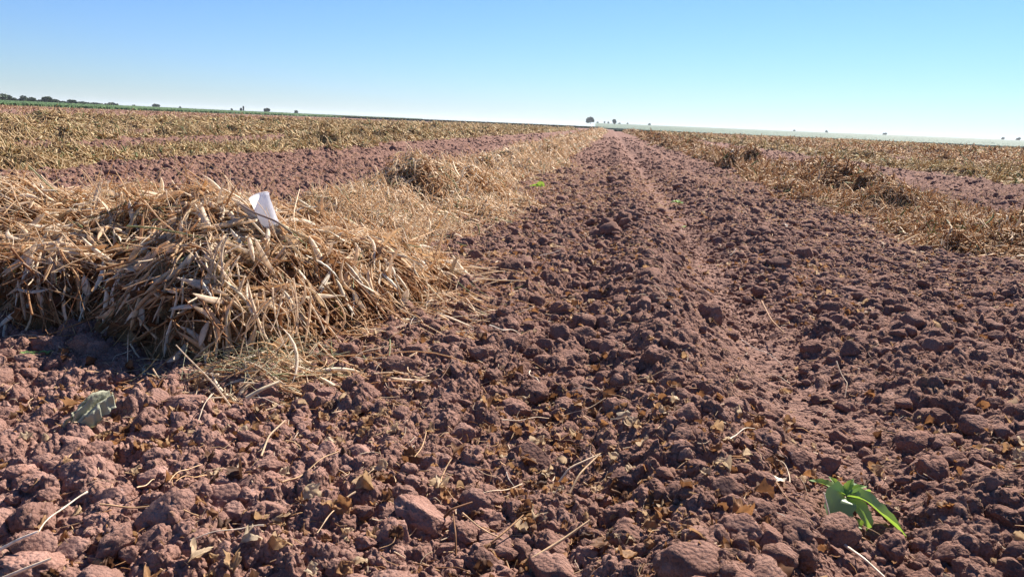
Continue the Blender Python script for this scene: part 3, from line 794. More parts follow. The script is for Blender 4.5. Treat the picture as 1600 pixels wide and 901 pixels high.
for xx, yy in zip(x, y):
    o = bpy.data.objects.new('straw_stalk', STALK[random.randrange(10)]); L = random.uniform(0.03, 0.12) * (1.0 if random.random() < .8 else 1.5)
    o.scale = (L, L, L); th = random.uniform(0, 6.28)
    za = gz1(xx + L * .4 * math.cos(th), yy + L * .4 * math.sin(th)); zb = gz1(xx - L * .4 * math.cos(th), yy - L * .4 * math.sin(th))
    o.rotation_euler = (random.uniform(0, 6.28) * 0, -math.atan2(za - zb, .8 * L) + random.gauss(0, .18), th)
    o.location = (xx, yy, (za + zb) / 2 + 0.018 + L * .06); link(o)
    tag(o, *[(l) for l in (stalk_label(xx, yy)[0], 'stalk')], stalk_label(xx, yy)[1])

# ones that stand out in the photograph: drawn through ground points
def ground_stalk(pxs, rad, label, lift=0.03, cat='stalk', name='straw_stalk', mat=None):
    pts = np.array([P(a, b, lift + (c[0] if c else 0)) for a, b, *c in pxs])
    tt = np.linspace(0, len(pts) - 1, 6 * (len(pts) - 1) + 1)
    pts = np.stack([np.interp(tt, np.arange(len(pts)), pts[:, i]) for i in range(3)], -1)
    for _ in range(2): pts[1:-1] = (pts[:-2] + 2 * pts[1:-1] + pts[2:]) / 4
    org = pts.mean(0); V, F = tube(pts - org, np.linspace(rad, rad * .6, len(pts)))
    o = mobj(name, mesh_np(name, V, F, mat or M_STALK), None, org); tag(o, label, cat); return o
ground_stalk([(832, 872, .01), (880, 842, .025), (922, 812, .04)], .0024, 'bright straight straw with a bent tip at the bottom middle')
ground_stalk([(742, 866), (780, 838, .02), (818, 804, .03)], .0018, 'thin straw slanting up beside brown leaves at the bottom middle')
ground_stalk([(688, 815), (705, 795, .02), (738, 784, .02)], .0022, 'short arched straw right of a pale yellow leaf scrap')
ground_stalk([(890, 770, .01), (905, 740, .03), (938, 708, .04)], .002, 'upper straw of the forked pair in the middle')
ground_stalk([(874, 752, .01), (890, 730, .03), (935, 710, .04)], .002, 'arched lower straw of the forked pair in the middle')
ground_stalk([(408, 712), (420, 680, .02), (446, 656, .03)], .002, 'curved upright straw left of the middle below the heap')
ground_stalk([(1108, 806), (1150, 785, .02), (1197, 757, .035)], .0024, 'tan twig sticking out left of the green seedling')
ground_stalk([(1318, 850), (1350, 872, .01), (1382, 901, .01)], .0022, 'straw below the green seedling at the bottom edge')
ground_stalk([(1304, 832), (1295, 800, .02), (1287, 768, .05)], .0015, 'thin reddish stem leaning against the green seedling', mat=None)
ground_stalk([(712, 866), (712, 835, .02), (708, 802, .03)], .0016, 'upright thin straw below the pale yellow leaf scrap')
ground_stalk([(0, 858), (30, 842, .02), (60, 830, .03)], .0026, 'thick pale straw at the left bottom edge')
ground_stalk([(0, 905), (40, 888, .02), (80, 872, .03)], .0026, 'thick yellowish straw in the bottom left corner')
ground_stalk([(1190, 470), (1205, 500), (1226, 520)], .0025, 'curved thin stalk right of the slab-like clod', .04)
ground_stalk([(1000, 440), (1002, 460, .02), (990, 492)], .003, 'forked pale stalk standing on the ridge side', .04)
ground_stalk([(385, 622, .03), (410, 607, .045), (436, 596, .05)], .0045, 'pale split pod pointing out of the heap foot onto a clod', cat='pod', name='bean_pod', mat=M_POD)

# ------------------------------------------------------------------ pods in the heap
def pod_shape(k):
    r = np.random.default_rng(800 + k); K, S = 15, 8
    t = np.linspace(0, 1, K); b = r.uniform(-.10, .10)
    pts = np.stack([t - .5, b * ((2 * t - 1) ** 2), 0.05 * np.sin(t * 5 + r.uniform(0, 6))], -1)
    w = np.clip(np.sin(np.pi * t) ** 0.45, .05, 1) * (0.055 + 0.006 * np.sin(t * 34)); w[-2:] *= (.6, .25); w[:2] *= (.5, .7)
    V, F = tube(pts, 1.0, S); V = V.reshape(K, S, 3)
    c = pts[:, None]; V = (V - c) * w[:, None, None]; V[..., 2] *= 0.42 + .1 * np.sin(t * 34)[:, None]
    tw = r.uniform(-1.5, 1.5) * (t - .5)
    y, z = V[..., 1].copy(), V[..., 2].copy()
    V[..., 1] = y * np.cos(tw)[:, None] - z * np.sin(tw)[:, None]; V[..., 2] = y * np.sin(tw)[:, None] + z * np.cos(tw)[:, None]
    return (V + c).reshape(-1, 3), F
PODS = [mesh_np('bean_pod', *pod_shape(k), M_POD) for k in range(9)]
def put_pod(x, y, L, dirv, label, group, zo=0.015, z=None):
    o = bpy.data.objects.new('bean_pod', PODS[random.randrange(9)]); o.scale = (L, L, L)
    d = Vector(dirv).normalized(); q = d.to_track_quat('X', 'Z')
    o.rotation_euler = (q @ Matrix.Rotation(random.uniform(0, 6.28), 3, 'X').to_quaternion()).to_euler()
    zz = float(pile_h(np.array([x]), np.array([y]))[0] + base_h(np.array([x]), np.array([y]))[0]) + zo if z is None else z
    o.location = (x, y, zz); link(o); tag(o, label, 'pod', group)
cnt = 0
while cnt < 235:
    x, y = random.uniform(-2.3, -.5), random.uniform(1.5, 2.75)
    e = .02; f = lambda a, b: float(pile_h(np.array([a]), np.array([b]))[0])
    H = f(x, y)
    if H < .03 or not in_frame(np.array([x]), np.array([y]), H)[0]: continue
    gx, gy = (f(x + e, y) - H) / e, (f(x, y + e) - H) / e; st = math.hypot(gx, gy)
    if random.random() > (.35 + .5 * st): continue
    if st > .55 and random.random() < .75:
        dv = (-gx / st + random.gauss(0, .5), -gy / st + random.gauss(0, .4), -st * 1.1 + random.gauss(0, .4))
        lab, grp = 'dried cream bean pod hanging down the shaded front of the straw heap', 'pods on the front of the heap'
        zo = 0.02
    else:
        th = random.gauss(0, .6) + random.choice([0, math.pi]); dv = (math.cos(th), math.sin(th), gx * math.cos(th) + gy * math.sin(th) + random.gauss(0, .25))
        if x > -1.0 and y > 1.95: lab, grp = 'dried tan bean pod lying right of the white cup on the straw heap', 'pods right of the cup'
        elif st > .55: lab, grp = 'dried cream bean pod hanging down the shaded front of the straw heap', 'pods on the front of the heap'
        else: lab, grp = 'dried tan bean pod lying on top of the straw heap left of the white cup', 'pods on top of the heap'
        zo = 0.014
    put_pod(x, y, random.uniform(.07, .135), dv, lab, grp, zo); cnt += 1

# hanging skeins of pale stems on the front of the heap, and grey-green grass caught at its foot
def skein(cx, cy, zt, n, L, wid, rr, tone, name, label, mat, cat):
    t = empty(name, (cx, cy, 0)); tag(t, label, cat)
    acc = Acc()
    p = np.stack([rng.normal(cx, wid, n), rng.normal(cy, wid * .4, n), rng.normal(zt - L / 2, .02, n)], -1)
    d = np.stack([rng.normal(0.1, .42, n), rng.normal(-.3, .2, n), -np.ones(n)], -1)
    acc.add(*strands(n, p, d, rng.uniform(.6, 1.1, n) * L, rng.uniform(.6, 1.3, n) * rr, 7, 4, rng.normal(.06, .2, n), np.clip(rng.normal(tone, .08, n), 0, .98), pod=rng.uniform(size=n) < .2))
    finish(acc, 'stems', mat, t)
s1 = P(350, 420, .22); skein(s1[0], s1[1] - .03, .285, 34, .13, .02, .0022, .82, 'stem_bundle', 'bleached bundle of drooping stems on the front of the straw heap below the cup', M_STRAW, 'stem bundle')
s1 = P(430, 500, .13); skein(s1[0], s1[1] - .02, .22, 26, .14, .07, .0022, .72, 'stem_bundle', 'wide drooping bundle of tan stems and pods at the front tip of the straw heap', M_STRAW, 'stem bundle')

GREY = [(0.0, (0.20, 0.20, 0.11)), (0.5, (0.44, 0.42, 0.25)), (1.0, (0.62, 0.55, 0.36))]
M_GREY = plant_material('grey_grass', GREY, 0.25)
def grass_patch(px, py, n, sx, sy, z0, z1, name, label):
    c = P(px, py, .03); acc = Acc()
    p = np.stack([rng.normal(c[0], sx, n), rng.normal(c[1], sy, n), rng.uniform(z0, z1, n)], -1)
    p[:, 2] += base_h(p[:, 0], p[:, 1]) + .01
    th = rng.uniform(0, 6.28, n); d = np.stack([np.cos(th), np.sin(th), rng.normal(.1, .35, n)], -1)
    acc.add(*strands(n, p, d, rng.uniform(.05, .15, n), rng.uniform(.0005, .0011, n), 6, 3, rng.normal(0, .2, n), rng.uniform(0, 1, n)))
    o = mobj(name, acc.mesh(name, M_GREY)); tag(o, label, 'grass', kind='stuff')
grass_patch(410, 574, 230, .07, .07, .0, .07, 'dry_grass', 'grey-green fine grass tangled at the front tip of the straw heap')
grass_patch(300, 470, 90, .05, .05, .06, .16, 'dry_grass', 'thin grey-green grass wisps hanging in the shaded front of the straw heap')
grass_patch(560, 470, 70, .08, .05, .02, .06, 'dry_grass', 'few grey grass wisps on the right flank of the straw heap')

# ------------------------------------------------------------------ white cup
def lathe(prof, S=40):
    prof = np.asarray(prof, float); K = len(prof); a = np.linspace(0, 2 * np.pi, S, endpoint=False)
    V = np.stack([prof[:, None, 0] * np.cos(a), prof[:, None, 0] * np.sin(a), np.broadcast_to(prof[:, None, 1], (K, S))], -1)
    i = np.arange(K * S).reshape(K, S); F = np.stack([i[:-1], np.roll(i, -1, 1)[:-1], np.roll(i, -1, 1)[1:], i[1:]], -1).reshape(-1, 4)
    return V.reshape(-1, 3), F
mcup, nt, bs, out = new_mat('white_plastic')
bs.inputs['Base Color'].default_value = (0.80, 0.78, 0.79, 1); bs.inputs['Roughness'].default_value = 0.38
tr = node(nt, 'ShaderNodeBsdfTranslucent'); tr.inputs[0].default_value = (0.86, 0.84, 0.85, 1)
mx = node(nt, 'ShaderNodeMixShader'); mx.inputs[0].default_value = 0.62
pos = node(nt, 'ShaderNodeTexCoord').outputs['Object']
c = ramp(nt, noise_tex(nt, pos, 60, 4, .6), [(.35, (.70, .66, .66)), (.6, (.84, .82, .83))]); nt.links.new(c, bs.inputs['Base Color'])
nt.links.new(bs.outputs[0], mx.inputs[1]); nt.links.new(tr.outputs[0], mx.inputs[2]); nt.links.new(mx.outputs[0], out.inputs[0])
CUPX = P(414, 330, 0.28)
for _ in range(30):
    zc = float(pile_h(CUPX[:1], CUPX[1:2])[0] + base_h(CUPX[:1], CUPX[1:2])[0]) + 0.045
    CUPX = P(414, 330, 0.5 * CUPX[2] + 0.5 * zc)
print('cup', CUPX)
cup = empty('plastic_cup', CUPX); tag(cup, 'white translucent plastic cup lying tilted on the straw heap', 'cup')
rt, rb, hh = .0270, .0235, .094
V, F = lathe([(0.0005, .004), (rb * .8, .0035), (rb - .001, 0.0), (rb, .002), (rb + .0006, .012), (rb + .0006, .0135), (rb + .0004, .015), (rt - .0012, hh - .012), (rt - .0004, hh - .0115), (rt, hh - .003)])
me = mesh_np('cup_body', V, F, mcup)
# a dent in the side
co = np.empty(len(V) * 3, np.float32); me.vertices.foreach_get('co', co); co = co.reshape(-1, 3)
mobj('body', me, cup)
ringa = np.linspace(0, 2 * np.pi, 41)
V, F = tube(np.stack([(rt + .0006) * np.cos(ringa), (rt + .0006) * np.sin(ringa), np.full(41, hh - .002)], -1), .0014, 8)
mobj('rim', mesh_np('cup_rim', V, F, mcup), cup)
# axis: mouth up and to the left, seen from the camera
right = Vector(RX[:, 0]); upv = Vector(RX[:, 1]); back = Vector(RX[:, 2])
axis = (right * -0.38 + upv * 0.90 + back * -0.06).normalized()
cup.rotation_mode = 'QUATERNION'; cup.rotation_quaternion = axis.to_track_quat('Z', 'Y')
cup.location = Vector(CUPX) - axis * hh * .5
# twig across the cup
zc = float(CUPX[2])
twp = [Vector(P(376, 318, zc + .015)), Vector(P(400, 333, zc + .02)), Vector(P(437, 347, zc + .01)), Vector(P(462, 366, zc - .02))]
pts = np.array([np.array(v) for v in twp]); tt = np.linspace(0, 3, 19); pts = np.stack([np.interp(tt, np.arange(4), pts[:, i]) for i in range(3)], -1)
for _ in range(2): pts[1:-1] = (pts[:-2] + 2 * pts[1:-1] + pts[2:]) / 4
pts = pts + np.array(back)[None] * .028
org = pts.mean(0); V, F = tube(pts - org, .0022)
m_tw = plant_material('brown_twig', [(0, (.20, .12, .085)), (1, (.30, .19, .13))], 0, True)
tag(mobj('twig', mesh_np('twig', V, F, m_tw), None, org), 'brown twig lying across the white cup', 'twig')
# long stalks on the right flank of the heap
for pl, lab, r in (([(560, 442, .06), (660, 410, .05), (700, 408, .04), (722, 410, .02)], 'long pale arched stalk reaching out of the heap to the right', .0042),
                   ([(545, 400, .13), (620, 385, .10), (680, 360, .06)], 'long brown stalk lying along the right flank of the heap', .0034),
                   ([(560, 478, .03), (600, 472, .035), (640, 470, .02)], 'dark reddish stalk at the right foot of the heap', .0026),
                   ([(468, 296, .30), (458, 335, .29), (464, 380, .22), (476, 428, .16)], 'upright yellowish stalk right of the white cup', .0014)):
    ground_stalk(pl, r, lab, .03)

# ------------------------------------------------------------------ green plants
def green_mat(name, top, under, tr_c, trans=.4, rough=.45):
    m, nt, bs, out = new_mat(name)
    pos = node(nt, 'ShaderNodeTexCoord').outputs['Object']
    c = ramp(nt, noise_tex(nt, pos, 160, 3, .6), [(.3, tuple(v * .8 for v in top)), (.7, top)])
    g = node(nt, 'ShaderNodeNewGeometry'); c2 = mix_rgb(nt, g.outputs['Backfacing'], c, under)
    nt.links.new(c2, bs.inputs['Base Color']); bs.inputs['Roughness'].default_value = rough; bs.inputs['Specular IOR Level'].default_value = .5
    t = node(nt, 'ShaderNodeBsdfTranslucent'); t.inputs[0].default_value = (*tr_c, 1)
    mx = node(nt, 'ShaderNodeMixShader'); mx.inputs[0].default_value = trans
    nt.links.new(bs.outputs[0], mx.inputs[1]); nt.links.new(t.outputs[0], mx.inputs[2]); nt.links.new(mx.outputs[0], out.inputs[0])
    return m
M_GREEN = green_mat('green_leaf', (.14, .235, .085), (.20, .29, .13), (.36, .54, .06), .34, .45)
M_SPROUT = green_mat('sprout_leaf', (.18, .27, .06), (.20, .30, .08), (.36, .50, .06), .35, .75)
def leaf_along(pts, wid, normal, fold=.5, nu=15, nv=9, serr=0.0, wave=.0, tipp=1.0):
    """blade along a midrib; normal = side the upper face looks to"""
    pts = np.asarray(pts, float); tt = np.linspace(0, len(pts) - 1, nu)
    # smooth midrib
    mid = np.stack([np.interp(np.linspace(0, len(pts) - 1, 41), np.arange(len(pts)), pts[:, i]) for i in range(3)], -1)
    for _ in range(12): mid[1:-1] = (mid[:-2] + 2 * mid[1:-1] + mid[2:]) / 4
    mid = mid[np.linspace(0, 40, nu).astype(int)]
    t = np.gradient(mid, axis=0); t /= np.linalg.norm(t, axis=1, keepdims=True)
    n = np.asarray(normal, float)[None] - t * (t @ np.asarray(normal, float))[:, None]; n /= np.linalg.norm(n, axis=1, keepdims=True)
    s = np.cross(t, n)
    u = np.linspace(0, 1, nu); prof = np.sin(np.pi * u ** .72) ** .85 * wid; prof[-1] = wid * .02; prof[0] = wid * .08
    v = np.linspace(-1, 1, nv)
    sr = 1 + serr * np.sin(np.arange(nu) * 2.6)[:, None] * (np.abs(v)[None] > .9)
    off = v[None] * prof[:, None] * sr
    V = mid[:, None] + s[:, None] * (off * math.cos(fold))[..., None] + n[:, None] * (np.abs(off) * math.sin(fold) + wave * wid * np.sin(u * 11)[:, None] * np.abs(v)[None] ** 2)[..., None]
    i = np.arange(nu * nv).reshape(nu, nv); F = np.stack([i[:-1, :-1], i[1:, :-1], i[1:, 1:], i[:-1, 1:]], -1).reshape(-1, 4)
    return V.reshape(-1, 3), F
base = P(1334, 812, .02); base[2] = gz1(base[0], base[1])
weed = empty('seedling', base); tag(weed, 'green broad-leaved seedling growing from the soil in the lower right', 'seedling')
cr, cu, cb = np.array(right), np.array(upv), np.array(back)
mpp = 1.30 / FPX    # metres per photo pixel at the seedling
def W(dx, dy, dz=0.0): return cr * dx * mpp - cu * dy * mpp + cb * dz       # pixel offsets from the stem foot, dz towards the camera
V, F = tube([W(0, 8), W(-3, -20, .0), W(-6, -45, .0), W(-8, -52, 0)], [.0026, .0022, .0018, .0014]); mobj('stem', mesh_np('stem', V, F, M_SPROUT), weed)
up3 = np.array([0, 0, 1.0])
for pts, w, nrm, fold, mt in (
        ([W(-10, -48), W(-24, -50, .014), W(-36, -26, .026), W(-28, 22, .024)], .027, cb * .7 + cu * .6 + cr * .1, .50, M_GREEN),
        ([W(-8, -50), W(14, -48, .012), W(46, -18, .010), W(85, 14, .0)], .0185, cb * .45 + cu * .8 + cr * .3, .65, M_GREEN),
        ([W(-10, -52), W(-24, -60, .0), W(-40, -67, -.004), W(-60, -72, -.006)], .0105, cu * .9 + cb * .4, .5, M_SPROUT),
        ([W(-10, -50), W(-6, -56, -.006), W(0, -64, -.01), W(8, -72, -.014)], .0095, cb * .6 + cu * .5, .6, M_SPROUT),
        ([W(-10, -50), W(-14, -58, -.01), W(-18, -66, -.02), W(-22, -72, -.03)], .0075, cb * .6 + cu * .5, .6, M_SPROUT),
        ([W(-8, -50), W(12, -54, -.02), W(30, -50, -.035), W(44, -36, -.045)], .0155, cu * .9 + cb * .2, .5, M_GREEN),
        ([W(-2, -10, .005), W(4, 2, .012), W(12, 16, .016), W(18, 24, .018)], .010, cb * .7 + cu * .6, .5, M_GREEN),
        ([W(-8, -48), W(2, -40, .016), W(10, -22, .024), W(14, 0, .022)], .0135, cb * .6 + cu * .7, .5, M_GREEN),
        ([W(-9, -50), W(-2, -54, -.004), W(12, -60, -.006), W(26, -62, -.01)], .0085, cb * .4 + cu * .8, .5, M_SPROUT),
        ([W(-4, -14, .0), W(14, -8, .01), W(28, 6, .012), W(34, 20, .012)], .010, cb * .6 + cu * .7, .5, M_GREEN)):
    V, F = leaf_along(pts, w, nrm, fold, serr=.10, wave=.12); mobj('leaf', mesh_np('leaf', V, F, mt), weed)
for a, b in (((-9, -50), (-12, -48)),):
    pass

def sprout(px, py, size, nl, label, group=None, mat=None, seed=0, z=.02):
    b = P(px, py, z); b[2] = gz1(b[0], b[1]); t = empty('sprout', b); tag(t, label, 'sprout', group); r = random.Random(seed)
    V, F = tube([(0, 0, -.01), (0, 0, size * .3), (0, 0, size * .5)], size * .03); mobj('stem', mesh_np('stem', V, F, M_SPROUT), t)
    for k in range(nl):
        a = r.uniform(0, 6.28); l = size * r.uniform(.5, .9); e = r.uniform(.2, .9)
        c = np.array([math.cos(a), math.sin(a), 0]); p0 = np.array([0, 0, size * .45])
        V, F = leaf_along([p0, p0 + c * l * .4 + up3 * l * .3 * e, p0 + c * l * .8 + up3 * l * .35 * e, p0 + c * l + up3 * l * .1 * e], l * .27, up3, .3, 9, 5)
        mobj('leaf', mesh_np('leaf', V, F, mat or M_SPROUT), t)
for i, a in enumerate([(1060, 316, .075, 14, 'pale green weed tuft in the wheel track'), (1410, 352, .05, 4, 'left one of three tiny sprouts in front of the rusty windrow'),
        (1436, 350, .05, 4, 'middle one of three tiny sprouts in front of the rusty windrow'), (1469, 352, .06, 5, 'right one of three tiny sprouts in front of the rusty windrow'),
        (1574, 393, .045, 4, 'tiny bright sprout on the soil at the right picture edge'), (820, 318, .06, 5, 'small green sprout at the edge of the left windrow'),
        (1142, 258, .2, 12, 'yellow-green weed at the near edge of the rusty windrow'), (1098, 240, .16, 8, 'small green weed further up the right windrow edge'),
        (42, 552, .035, 7, 'green weed in the shade left of the straw heap foot'), (72, 546, .03, 6, 'dark green weed right beside the shaded left weed'),
        (1070, 352, .035, 4, 'tiny sprout at the right side of the wheel track'), (822, 262, .13, 5, 'lone green stem standing in the left windrow')]):
    sprout(*a[:4], a[4], seed=i)
# rolled green leaf with a bright cupped leaf by the left windrow
b = P(842, 294, .03); b[2] = gz1(b[0], b[1]); t = empty('green_plant', b); tag(t, 'uprooted green plant with a rolled grey leaf and one round bright leaf', 'plant')
V, F = leaf_along([(0, 0, .03), (-.03, -.01, .035), (-.08, -.02, .02), (-.13, -.03, -.005)], .022, up3, .9); mobj('leaf', mesh_np('leaf', V, F, M_GREEN), t)
V, F = leaf_along([(-.005, 0, .01), (.0, .0, .045), (.03, .0, .055), (.05, .0, .02)], .028, (0, -.8, .3), .25); mobj('leaf', mesh_np('leaf', V, F, M_SPROUT), t)
V, F = tube([(-.02, 0, -.01), (0, 0, .03), (.03, 0, .04)], .005); mobj('stem', mesh_np('stem', V, F, M_SPROUT), t)

# curled grey-green leaf at lower left
mg = green_mat('withered_leaf', (.44, .42, .29), (.36, .35, .24), (.40, .42, .2), .15, .85)
b = P(140, 655, .045)
nt = mg.node_tree; bsn = [n for n in nt.nodes if n.type == 'BSDF_PRINCIPLED'][0]
tc = node(nt, 'ShaderNodeTexCoord').outputs['Object']; mp = node(nt, 'ShaderNodeMapping'); mp.inputs['Scale'].default_value = (1, .3, .3); nt.links.new(tc, mp.inputs['Vector']); tc = mp.outputs[0]; wv = node(nt, 'ShaderNodeTexNoise'); wv.inputs['Scale'].default_value = 130; wv.inputs['Detail'].default_value = 4
nt.links.new(tc, wv.inputs['Vector']); bp = node(nt, 'ShaderNodeBump'); bp.inputs['Strength'].default_value = 1; bp.inputs['Distance'].default_value = .004
nt.links.new(wv.outputs['Fac'], bp.inputs['Height']); nt.links.new(bp.outputs[0], bsn.inputs['Normal'])
r = np.random.default_rng(5); nu, nv = 40, 33
u = np.linspace(0, 1, nu); v = np.linspace(-1, 1, nv); U, Vv = np.meshgrid(u, v, indexing='ij')
sc = 0.98 / FPX
wd = np.interp(U, [0, .10, .22, .5, .85, 1], [3, 7, 24, 33, 34, 22]) * sc * (1 + (.10 * np.sin(U * 15 + Vv * 2) + .10 * np.sin(U * 37 + Vv)) * (np.abs(Vv) > .6))
dx = (-18 + 26 * U ** .7) * sc + Vv * wd; dl = (-40 + 78 * U) * sc - np.abs(Vv) ** 3 * 7 * sc * (U > .2)
wr = np.zeros_like(U)
for k in range(9): wr += np.sin(Vv * r.uniform(4, 19) + U * r.uniform(-3, 3) + 2.2 * np.sin(U * r.uniform(2, 6) + k) + r.uniform(0, 6)) * r.uniform(.0020, .0046)
dep = .020 * (1 - Vv ** 2) * (U > .1) + wr * np.clip(U * 4, 0, 1) + r.normal(0, .0005, U.shape) + .010 * np.sin(U * 3.1)
along = np.array([0.05, 0.86, 0.48]) * 1.4; outn = np.array([0.34, -0.38, 0.86])
Vp = cr * dx[..., None] + along * dl[..., None] + outn * dep[..., None]
i = np.arange(nu * nv).reshape(nu, nv); F = np.stack([i[:-1, :-1], i[1:, :-1], i[1:, 1:], i[:-1, 1:]], -1).reshape(-1, 4)
b[2] = gz1(b[0], b[1]) + .028
tag(mobj('withered_leaf', mesh_np('withered_leaf', Vp.reshape(-1, 3), F, mg), None, b), 'large crumpled grey-green leaf lying on clods at the lower left', 'leaf')

# pale scraps
mw, nt, bs, out = new_mat('pale_scrap'); bs.inputs['Base Color'].default_value = (.60, .50, .36, 1); bs.inputs['Roughness'].default_value = .7
for (px_, py_, s, lab) in ((1133, 284, .10, 'whitish scrap lying on the soil before the right windrow'), (1218, 760, .034, 'pale flat flake lying left of the green seedling'), (1226, 350, .09, 'thin pale husk on the soil right of the wheel track'),
                         (640, 776, .04, 'pale yellow leaf scrap at the bottom middle'), (75, 167, .8, 'white litter far off on the bare field at the left'), (1376, 290, .12, 'bleached stalk sticking up from the rusty windrow')):
    b = P(px_, py_, .05); V, F = leaf_proto(60 + int(px_) % 7, 9, 7); V = V * s * np.array([1, .7, .45])
    b[2] = gz1(b[0], b[1]) + (.02 if s < 1 else .3) + (.1 if px_ == 1376 else 0)
    o = mobj('pale_scrap', mesh_np('pale_scrap', V, F, mw), None, b); o.rotation_euler = (.2, -.3, px_); tag(o, lab, 'scrap')

# ------------------------------------------------------------------ standing crops and far edge of the field
def crop_field(name, label, front, back, hgt, mat, ns, nd, seed, rough=.5, rise=0.0):
    """rough-topped block of standing crop between a front and a back line (lists of ground points)"""
    front = np.array(front); back = np.array(back)
    s = np.linspace(0, 1, ns); fr = np.stack([np.interp(s, np.linspace(0, 1, len(front)), front[:, k]) for k in (0, 1)], -1)
    bk = np.stack([np.interp(s, np.linspace(0, 1, len(back)), back[:, k]) for k in (0, 1)], -1)
    t = np.linspace(0, 1, nd) ** 1.8
    G = fr[:, None] * (1 - t[None, :, None]) + bk[:, None] * t[None, :, None]
    r = np.random.default_rng(seed)
    G = G + r.normal(0, .12, G.shape)
    Z = hgt * (1 - rough + rough * r.uniform(0, 1, (ns, nd))) * (0.85 + .3 * fbm(G[..., 0] * .05, G[..., 1] * .05, seed, 3))
    Z = Z + rise * t[None, :]
    Z[:, 0] = -.05
    V = np.concatenate([G, Z[..., None]], -1)
    i = np.arange(ns * nd).reshape(ns, nd); F = np.stack([i[:-1, :-1], i[1:, :-1], i[1:, 1:], i[:-1, 1:]], -1).reshape(-1, 4)
    o = mobj(name, mesh_np(name, V.reshape(-1, 3), F, mat, r.uniform(size=ns * nd), False)); tag(o, label, 'crop', kind='stuff'); return o
M_CROP = plant_material('green_crop', [(0, (.05, .10, .03)), (.5, (.10, .18, .05)), (1, (.16, .25, .08))], .4, rough=.8, streak=.2)
M_PALE = plant_material('pale_crop', [(0, (.20, .27, .19)), (.5, (.30, .38, .28)), (1, (.40, .48, .38))], .5, rough=.8, streak=.15)
M_DARK = plant_material('dark_verge', [(0, (.035, .045, .022)), (.5, (.07, .08, .04)), (1, (.13, .12, .06))], .3, rough=.9, streak=.2)
crop_field('crop_plants', 'bright green crop band along the horizon at the left', [AT(-150, 130)[:2], AT(200, 160)[:2], AT(450, 210)[:2], AT(660, 300)[:2]], [AT(-150, 240)[:2], AT(200, 280)[:2], AT(450, 340)[:2], AT(660, 420)[:2]], 0.45, M_CROP, 900, 40, 1, .35, .55)
crop_field('crop_plants', 'dark green bank along the horizon left of the big round tree', [AT(520, 240)[:2], AT(700, 220)[:2], AT(950, 240)[:2]], [AT(520, 290)[:2], AT(700, 270)[:2], AT(955, 300)[:2]], 0.66, M_DARK, 700, 16, 2, .4)
crop_field('crop_plants', 'pale green crop field reaching to the horizon at the right', [AT(930, 240)[:2], AT(1050, 150)[:2], AT(1300, 130)[:2], AT(1750, 130)[:2]], [AT(930, 800)[:2], AT(1050, 800)[:2], AT(1300, 800)[:2], AT(1750, 800)[:2]], 0.40, M_PALE, 1100, 110, 3, .22, 4.0)
crop_field('weed_fringe', 'dark weedy fringe at the foot of the pale green field', [AT(960, 122)[:2], AT(1200, 124)[:2], AT(1750, 126)[:2]], [AT(960, 126)[:2], AT(1200, 128)[:2], AT(1750, 129)[:2]], .32, M_DARK, 900, 5, 4, .8)

# sparse dry weeds on the bare field
n = 9000; a = np.radians(rng.uniform(-50, 2, n)); r_ = np.sqrt(rng.uniform(24 ** 2, 135 ** 2, n)); x, y = r_ * np.sin(a), r_ * np.cos(a)
k = (x < -21.5) & (fbm(x * .12, y * .12, 95, 3) > .42); x, y, r_ = x[k], y[k], r_[k]; n = len(x)
acc = Acc(); L_ = rng.uniform(.10, .32, n)
acc.add(*strands(n, np.stack([x, y, base_h(x, y) + L_ * .3], -1), np.stack([rng.normal(0, .8, n), rng.normal(0, .8, n), rng.uniform(.2, 1, n)], -1), L_, r_ / 760 * rng.uniform(.25, .6, n), 4, 3, rng.normal(0, .2, n), np.clip(rng.beta(1.4, 2.2, n), 0, .97)))
tag(mobj('dry_weeds', acc.mesh('dry_weeds', M_RUST)), 'sparse brown weeds on the bare pinkish field at the far left', 'weeds', kind='stuff')

